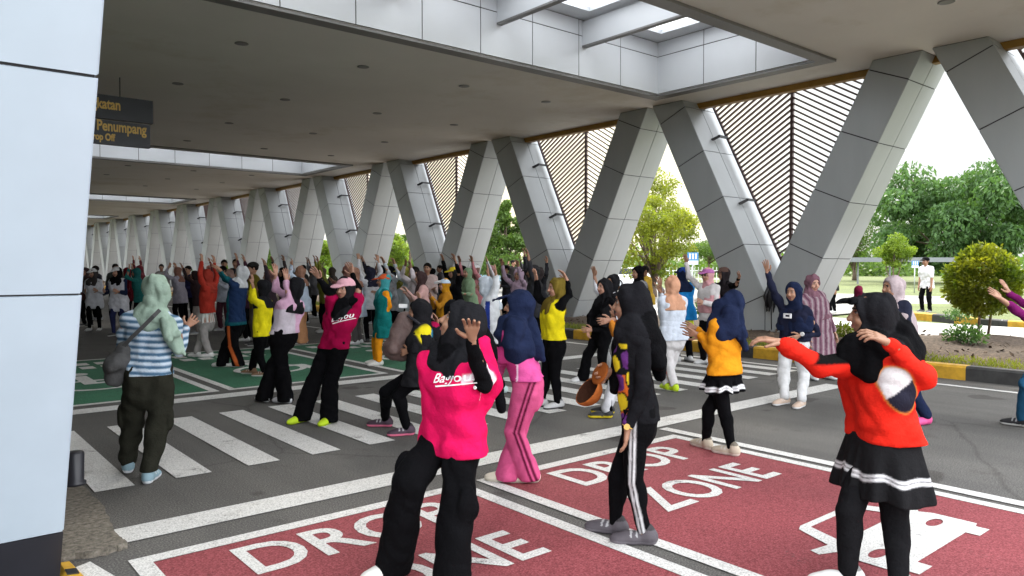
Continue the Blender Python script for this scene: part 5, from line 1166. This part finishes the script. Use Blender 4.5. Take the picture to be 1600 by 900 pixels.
# 13 yellow shirt
person(403, 587, 1.50, -115, 'woman in bright yellow shirt and black hijab raising both hands, brown shoes', top=(.70, .60, .012), pants=BLK, shoes=(.20, .11, .06), pstyle='straight', lod=0, px_j=dict(hip=(409, 530, 0), neck=(413, 470, 0), head=(411, 449, 0), anL=(413, 580), anR=(394, 577), knL=(405, 558, .05), elL=(397, 470, .1), wrL=(396, 452, .1), elR=(392, 468, -.1), wrR=(394, 445, -.1)), hem=525, g=.98, drape=.06, drapew=.7, hdL=(393, 436, .1), curl=.2)
# 14 teal jacket
def tealfn(V, C, J, rt, fw, H, base):
    C = C.copy(); x = (V-J['hipL'])@fw; C[(x < -.0) & (V[:, 2] > J['hipL'][2]+.1)] = (.012, .026, .07); return C
person(360, 572, 1.60, -118, 'dancer in dark teal jacket and black trousers with orange side stripe', hcol=(.40, .41, .42), top=(.008, .075, .09), topfn=tealfn, pants=BLK, shoes=(.66, .64, .62), pstyle='wide', lod=0, pantfn=lambda V, C, J, rt, fw, H, base: leg_stripe(V, C, J, 'L', rt, [(.50, .11, .03)], [(-.03, .022)]),
    px_j=dict(hip=(366, 512, 0), neck=(374, 442, 0), head=(377, 428, 0), anL=(374, 566), anR=(348, 566), elL=(358, 438, .1), wrL=(346, 425, .1), elR=(352, 436, -.1), wrR=(340, 422, -.15)), hem=508, g=1.05, drape=.04, drapew=.6)
# 15 red jacket
person(315, 557, 1.52, -120, 'dancer in brick red jacket over white shirt with grey trousers and white shoes', top=(.30, .028, .018), hcol=(.25, .03, .02), pants=(.30, .28, .27), shoes=(.66, .65, .63), pstyle='straight', lod=0, arms='up', px_j=dict(hip=(322, 505, 0), neck=(328, 448, 0), head=(322, 432, 0), anL=(327, 552), anR=(308, 551)), hem=489, drape=.06, drapew=.6, skirt=(487, 504, .13, .145, (.5, .49, .47), None))
# 16 teal and orange
person(590, 570, 1.50, -80, 'dancer in teal dress with orange sleeves and trousers and an orange red cap', hcol=(.05, .26, .28), cap=(.52, .09, .03), top=(.008, .14, .135), sleeve=(.72, .26, .012), pants=(.72, .27, .012), shoes=(.66, .64, .6), pstyle='straight', lod=0, arms='down', px_j=dict(hip=(597, 505, 0), neck=(600, 455, 0), head=(599, 440, 0), elL=(608, 478, .1), wrL=(598, 500, .12)), hem=527, g=1.15, drape=.09, drapew=.6)
# 17 mustard hijab, white and blue cap
person(695, 548, 1.52, -75, 'dancer in large mustard hijab and pale blue white cap clapping hands', hcol=(.50, .23, .015), cap=(.50, .60, .72), brim=(.66, .66, .66), top=(.45, .2, .02), pants=BLK, lod=0, arms='clap', skin=(.42, .22, .15), drape=.26, drapew=1.0, px_j=dict(neck=(698, 462, 0), head=(694, 446, 0)))
# 18 yellow top olive hijab
person(857, 636, 1.50, -68, 'woman in yellow top with black sleeves and olive hijab, both arms raised, black leggings', hcol=(.14, .10, .018), top=(.70, .58, .012), sleeve=BLK, pants=BLK, shoes=(.45, .45, .45), sole=(.05, .05, .05), pstyle='tight', lod=0, skin=(.40, .21, .14),
    px_j=dict(hip=(864, 545, 0), neck=(866, 473, 0), head=(869, 450, .03), anL=(872, 628), anR=(846, 626), knL=(867, 590, .04), knR=(853, 588, -.04), elR=(840, 463, -.06), wrR=(838, 440, -.06), elL=(888, 462, .04), wrL=(886, 438, .04)), hem=530, g=1.1, drape=.08, drapew=.6, hdR=(836, 420, -.06), hdL=(876, 420, .06), curl=.3, headtilt=-8)
# 19 white with blue panel
def bluepanel(V, C, J, rt, fw, H, base):
    C = C.copy(); x = (V-J['hipL'])@fw; z = V[:, 2]; C[(np.abs(x-.05) < .03) & (z < J['shL'][2]) & (z > J['hipL'][2]+.12)] = (.02, .04, .22); return C
person(765, 612, 1.50, -95, 'woman in white long tunic with blue panel, both arms raised, pale turquoise shoes', hcol=(.45, .5, .55), top=(.56, .58, .60), topfn=bluepanel, pants=BLK, shoes=(.50, .62, .62), pstyle='straight', lod=0, pantfn=lambda V, C, J, rt, fw, H, base: leg_stripe(V, C, J, 'L', rt, [(.3, .3, .32)], [(-.02, .02)]),
    px_j=dict(hip=(770, 545, 0), neck=(768, 465, 0), head=(757, 446, 0), anL=(784, 605), anR=(750, 607), elL=(776, 448, .1), wrL=(775, 432, .1), elR=(764, 448, -.1), wrR=(763, 432, -.1)), hem=535, g=1.2, drape=.1, drapew=.6, curl=.1)
# 20 black hijab woman smiling, hands clasped
person(927, 596, 1.56, -55, 'smiling woman all in black with hands clasped and flared trousers, white shoes', top=BLK, pants=BLK, shoes=(.68, .68, .68), pstyle='flare', lod=0, skin=(.42, .22, .15), px_j=dict(hip=(938, 528, 0), neck=(946, 468, 0), head=(944, 449, .03), anL=(945, 592), anR=(912, 588), wrL=(926, 516, .15), elL=(948, 515, .1), wrR=(920, 514, .1), elR=(922, 495, 0)), hem=515, drape=.22, drapew=.9, headtilt=-4)
person(960, 583, 1.58, -45, 'woman in white shirt and black hijab behind the smiling woman in black, one arm high', top=(.58, .58, .62), pants=(.55, .55, .55), shoes=(.6, .6, .6), lod=1, px_j=dict(hip=(952, 520, 0), neck=(954, 460, 0), head=(957, 442, 0), elR=(933, 452, 0), wrR=(929, 432, 0), wrL=(962, 500, 0), elL=(965, 485, 0)), hdR=(927, 412, 0), drape=.1)
person(948, 650, 1.50, -95, 'dancer with orange sleeve and yellow toed shoes mostly hidden behind the woman in black', hcol=(.16, .075, .03), top=(.60, .22, .03), pants=(.5, .5, .52), shoes=(.02, .02, .022), sole=(.65, .5, .02), lod=1, skin=(.40, .21, .14), px_j=dict(hip=(985, 560, -.1), neck=(985, 480, -.1), head=(978, 462, -.1), elL=(962, 520, 0), wrL=(955, 500, 0), elR=(960, 520, -.2), wrR=(958, 497, -.2)), hdL=(940, 502, 0), drape=.06)
# 22 peach hijab
person(1045, 610, 1.54, -150, 'woman in peach hijab, long pale blue shirt and red striped white trousers', hcol=(.56, .30, .19), top=(.55, .60, .68), pants=(.60, .58, .58), shoes=(.50, .68, .02), pstyle='straight', lod=0, pantfn=lambda V, C, J, rt, fw, H, base: leg_stripe(V, C, J, 'L', rt, [(.45, .10, .08)], [(-.008, .010)]),
    px_j=dict(hip=(1051, 530, 0), neck=(1051, 465, 0), head=(1050, 446, 0), anL=(1053, 602), anR=(1042, 600), elL=(1042, 478, .1), wrL=(1034, 460, 0), elR=(1035, 470, -.1), wrR=(1032, 450, -.1)), hem=531, g=1.1, drape=.10, drapew=.65)
person(1068, 565, 1.56, -150, 'dancer in bright blue jacket with lime hem, navy hijab and blue cap', hcol=NAVY, cap=(.02, .05, .22), top=(.015, .20, .52), pants=BLK, shoes=(.6, .6, .6), lod=1, arms='clap', pantfn=lambda V, C, J, rt, fw, H, base: leg_stripe(V, C, J, 'L', rt, [(.3, .45, .6)], [(-.012, .014)]), drape=.08, drapew=.6, hem=500, skirt=(495, 507, .14, .14, (.55, .62, .03), None))
person(1108, 570, 1.55, -40, 'dancer in pink hijab and mauve cap with white sleeves, one hand raised', hcol=(.58, .30, .32), cap=(.42, .14, .36), top=(.58, .55, .55), pants=BLK, lod=1, arms='bent', armR='wide', drape=.26, drapew=.8, glasses=True, skin=(.38, .2, .13))
person(1134, 556, 1.56, -60, 'dancer in black hijab with dark floral band behind the orange top woman, arms out', hcol=(.02, .016, .018), cap=(.10, .06, .05), top=BLK, pants=BLK, lod=1, arms='out', drape=.12)
# 26 mauve robe
def robe(V, C, J, rt, fw, H, base):
    C = C.copy(); a = np.sin(((V-base)@rt)*75+2*np.sin(((V-base)@fw)*20)); C[a > .6] = (.30, .24, .26); C[a < -.7] = (.10, .045, .07); return C
person(1278, 592, 1.62, 35, 'woman in long mauve striped robe and plum hijab looking up, behind the waving woman', hcol=(.17, .085, .11), top=(.20, .11, .14), topfn=robe, pants=(.5, .48, .47), lod=0, arms='down', px_j=dict(neck=(1266, 462, 0), head=(1270, 443, 0), hip=(1277, 525, 0)), hem=555, g=1.12, drape=.2, drapew=.8, skin=(.45, .24, .17), headtilt=-14, bulk=.01)
# 27 man on the island
person(1447, 488, 1.72, -35, 'man in white shirt, black trousers and black cap standing on the kerbed island', head='hair', cap=BLK, top=(.66, .66, .68), undersleeve='none', pants=BLK, shoes=(.05, .05, .05), sole=(.6, .6, .6), lod=1, arms='down', gz=.14, hem=.44)
person(1301, 489, 1.6, -60, 'small figure in black beyond the nearest V column, seen at its edge', top=(.02, .02, .022), pants=BLK, shoes=(.7, .7, .7), lod=2, arms='down', gz=.05)
# ---- the crowd farther back: one call per dancer
G1 = 'dancers in the crowd behind the front rows'
GREY = (.34, .33, .35); MAR = (.12, .012, .02)
crowd = [
 # px, foot py, H, facing, arms, head, hcol, cap, top, pants, label, extra
 (148, 517, 1.52, -20, 'bent', 'hijab', (.04, .035, .035), WHT, (.55, .56, .60), BLK, 'far left dancer in white cap, long white tunic and black leggings', dict(hem=.36, pstyle='tight')),
 (186, 525, 1.56, -30, 'bent', 'hijab', BLK, WHT, (.5, .5, .54), (.02, .024, .07), 'dancer in white cap and navy jacket over white tunic, navy leggings', dict(hem=.36, pstyle='tight', sleeve=NAVY)),
 (153, 500, 1.6, -60, 'bent', 'hair', BLK, None, (.03, .03, .04), BLK, 'dark haired man in dark clothes behind the white capped dancer at far left', {}),
 (181, 497, 1.66, 10, 'bent', 'hair', BLK, None, (.04, .045, .04), BLK, 'dark haired man behind the navy jacket dancer', {}),
 (137, 510, 1.55, -50, 'clap', 'hijab', (.05, .03, .03), None, (.07, .03, .03), BLK, 'dancer in dark brown at the edge of the pale pillar', {}),
 (203, 512, 1.54, -90, 'bent', 'hijab', MAR, None, MAR, BLK, 'dancer in maroon top behind the striped shirt woman', {}),
 (218, 515, 1.53, -100, 'head', 'hijab', (.02, .12, .12), None, (.02, .14, .13), BLK, 'dancer in sea green top and hijab left of the sage hijab', {}),
 (222, 498, 1.6, -110, 'up', 'hijab', (.15, .03, .04), None, (.14, .03, .04), BLK, 'dancer in dark red hijab with hands joined above the head', {}),
 (254, 484, 1.66, -20, 'down', 'hair', BLK, None, (.2, .19, .18), BLK, 'bareheaded man far back right of the sage hijab', {}),
 (281, 508, 1.56, -130, 'head', 'hijab', (.24, .12, .09), None, (.30, .28, .33), BLK, 'dancer in grey mauve tunic with white hem, hands at the head', dict(hem=.38)),
 (297, 506, 1.6, -40, 'clasp', 'hair', BLK, None, (.02, .02, .06), BLK, 'man in navy jacket standing left of the red jacket dancer', {}),
 (309, 522, 1.48, -90, 'upf', 'hijab', (.02, .012, .012), None, (.03, .018, .02), (.25, .22, .2), 'dancer in black top beside the brick red jacket', {}),
 (352, 500, 1.78, -10, 'down', 'hair', BLK, None, (.3, .2, .17), BLK, 'tall bareheaded man standing behind the teal jacket dancer', {}),
 (369, 499, 1.80, 0, 'down', 'hair', BLK, None, (.02, .02, .025), BLK, 'tall man in black with white collar behind the teal jacket dancer', {}),
 (351, 517, 1.58, -40, 'clap', 'hair', BLK, BLK, (.42, .45, .52), (.06, .02, .03), 'man in pale blue shirt and black cap just behind the teal jacket', {}),
 (388, 533, 1.56, -110, 'up', 'hijab', (.07, .02, .03), None, (.06, .025, .04), BLK, 'dancer in dark plum between teal jacket and yellow shirt', {}),
 (401, 540, 1.66, -80, 'bent', 'hair', BLK, (.02, .02, .018), (.16, .13, .02), (.1, .08, .07), 'man in black cap and olive shirt behind the yellow shirt woman', {}),
 (425, 545, 1.5, -90, 'wide', 'hijab', (.1, .05, .045), None, (.03, .02, .025), BLK, 'dancer in dark top between yellow shirt and pink shirt', {}),
 (446, 520, 1.55, -60, 'up', 'hijab', BLK, None, (.05, .04, .04), BLK, 'dancer in black with one arm high behind the pink and white shirt', {}),
 (474, 537, 1.58, -100, 'head', 'hijab', (.30, .16, .11), None, (.45, .52, .62), (.48, .24, .12), 'dancer in pale blue shirt and tan orange trousers behind the pink shirt', dict(pstyle='wide', hem=.42)),
 (477, 505, 1.62, -70, 'clap', 'hair', BLK, None, (.03, .03, .03), BLK, 'dark haired man behind the pale blue shirt and tan trousers', {}),
 (507, 520, 1.56, -80, 'up', 'hijab', (.10, .08, .05), None, (.16, .17, .03), BLK, 'dancer in khaki green top behind the raised hands of the magenta jersey', {}),
 (522, 505, 1.55, -110, 'bent', 'hijab', (.06, .05, .04), None, (.03, .03, .03), BLK, 'small dark dancer deep behind the pink cap', {}),
 (546, 525, 1.6, -100, 'clap', 'hijab', (.25, .12, .1), None, (.22, .1, .09), BLK, 'dancer in brown pink top just right of the pink cap', {}),
 (559, 538, 1.55, -110, 'clap', 'hijab', (.32, .17, .12), None, (.52, .60, .72), (.1, .09, .09), 'dancer in long light blue shirt right of the magenta jersey', dict(hem=.36)),
 (581, 536, 1.56, -150, 'up', 'hijab', (.02, .02, .035), None, (.55, .55, .58), BLK, 'dancer in white top and dark navy hijab left of the teal dress, arms raised', dict(pantfn=lambda V, C, J, rt, fw, H, base: leg_stripe(V, C, J, 'L', rt, [(.55, .55, .55)], [(-.02, .02)]))),
 (578, 506, 1.6, -90, 'up', 'hair', BLK, None, (.02, .02, .03), BLK, 'dark man with both arms high behind the navy hijab and white top', {}),
 (615, 540, 1.58, -70, 'bent', 'hijab', BLK, None, (.3, .3, .32), BLK, 'dancer in black hijab right behind the orange red cap', {}),
 (634, 545, 1.58, -60, 'upf', 'hijab', (.15, .14, .03), (.2, .18, .04), (.45, .48, .52), BLK, 'dancer in pale grey blue sleeve and olive hijab holding a hand up', {}),
 (652, 550, 1.58, -70, 'head', 'hair', BLK, None, (.52, .46, .48), BLK, 'black haired dancer in white and pink shirt above the backpack', {}),
 (668, 530, 1.66, 0, 'bent', 'hair', BLK, None, (.50, .38, .36), BLK, 'man in pale pink shirt facing us behind the black haired dancer', {}),
 (662, 556, 1.48, -80, 'clap', 'hijab', (.05, .03, .03), None, (.5, .3, .28), BLK, 'dancer in salmon pink clapping behind the woman with the backpack', dict(skin=(.45, .25, .18))),
 (677, 520, 1.54, -70, 'bent', 'hijab', BLK, None, (.03, .03, .035), BLK, 'dancer in black left of the mustard hijab', {}),
 (712, 538, 1.56, -60, 'up', 'hijab', (.02, .02, .02), (.66, .52, .03), BLK, BLK, 'dancer in yellow cap and black top with one arm stretched high', {}),
 (734, 530, 1.55, -60, 'bent', 'hijab', (.2, .3, .18), None, (.25, .36, .22), BLK, 'dancer in pale green beside the yellow cap', {}),
 (745, 525, 1.62, -50, 'upf', 'hijab', (.2, .12, .1), (.66, .66, .66), (.5, .2, .22), (.3, .3, .05), 'dancer in big white hat and pink top left of the white tunic', {}),
 (793, 505, 1.62, -60, 'bent', 'hair', BLK, None, (.03, .03, .04), BLK, 'dark haired man in black right of the white tunic', {}),
 (800, 470, 1.86, 60, 'out', 'hair', (.008, .007, .006), None, (.016, .014, .014), BLK, 'tall man in black standing above the crowd with an arm stretched out', {}),
 (813, 545, 1.52, -40, 'upf', 'hijab', (.36, .26, .33), None, (.3, .22, .28), BLK, 'dancer in lilac hijab above the navy visor hijab', {}),
 (838, 560, 1.6, -80, 'up', 'hijab', (.03, .03, .03), (.03, .028, .03), (.035, .035, .04), BLK, 'dancer in black cap and charcoal top just left of the yellow top', {}),
 (845, 530, 1.56, -60, 'wide', 'hijab', (.05, .04, .04), None, (.03, .03, .035), BLK, 'small dark dancer deep behind the yellow top', {}),
 (1010, 525, 1.6, -60, 'down', 'hair', BLK, None, (.55, .35, .05), BLK, 'far bareheaded figure in orange above the long black hijab', {}),
 (1001, 560, 1.58, -70, 'bent', 'hijab', BLK, None, (.2, .2, .2), BLK, 'dancer in black hijab right behind the long black hijab', {}),
 (330, 486, 1.6, -60, 'up', 'hijab', (.25, .1, .08), None, (.16, .05, .05), BLK, 'distant dancer in rust with arms up above the red jacket', {}),
 (492, 497, 1.58, -80, 'up', 'hijab', (.12, .1, .09), None, (.12, .12, .13), BLK, 'distant grey dancer behind the raised hands of the jersey', {}),
 (600, 497, 1.6, -80, 'head', 'hijab', BLK, None, (.2, .12, .1), BLK, 'distant brown dancer beside the orange red cap', {}),
 (645, 497, 1.6, -80, 'clap', 'hijab', (.2, .2, .05), None, (.12, .13, .05), BLK, 'distant olive dancer behind the black haired dancer', {}),
 (690, 492, 1.62, -80, 'bent', 'hair', BLK, None, (.06, .06, .07), BLK, 'distant dark man behind the white and blue cap', {}),
 (726, 497, 1.6, -80, 'bent', 'hijab', BLK, None, (.03, .03, .03), BLK, 'distant black clad dancer beside the yellow cap', {}),
 (770, 494, 1.6, -80, 'up', 'hijab', (.2, .1, .1), None, (.4, .4, .42), BLK, 'distant pale dancer between the raised white sleeves', {}),
 (826, 500, 1.6, -80, 'up', 'hijab', BLK, None, (.2, .2, .22), BLK, 'distant grey dancer behind the raised hand of the yellow top', {}),
]
for i, (px, fy, H, ph_, ar, hd_, hc_, cp_, tp_, pn_, lab, ex) in enumerate(crowd):
    kw = dict(skin=[(.30, .155, .095), (.36, .19, .12), (.24, .12, .075)][i % 3], drape=.08, drapew=.62, hem=.45, pstyle='straight', shoes=[(.6, .6, .6), (.05, .05, .05), (.3, .3, .32)][i % 3], g=1.0+.12*((i*7) % 5)/5); kw.update(ex)
    person(px, fy, H, ph_, lab, top=tp_, pants=pn_, head=hd_, hcol=hc_, cap=cp_, arms=ar, lod=2 if fy < 535 else 1, group=G1, headtilt=-4, headturn=(i*37 % 30)-15, **kw)
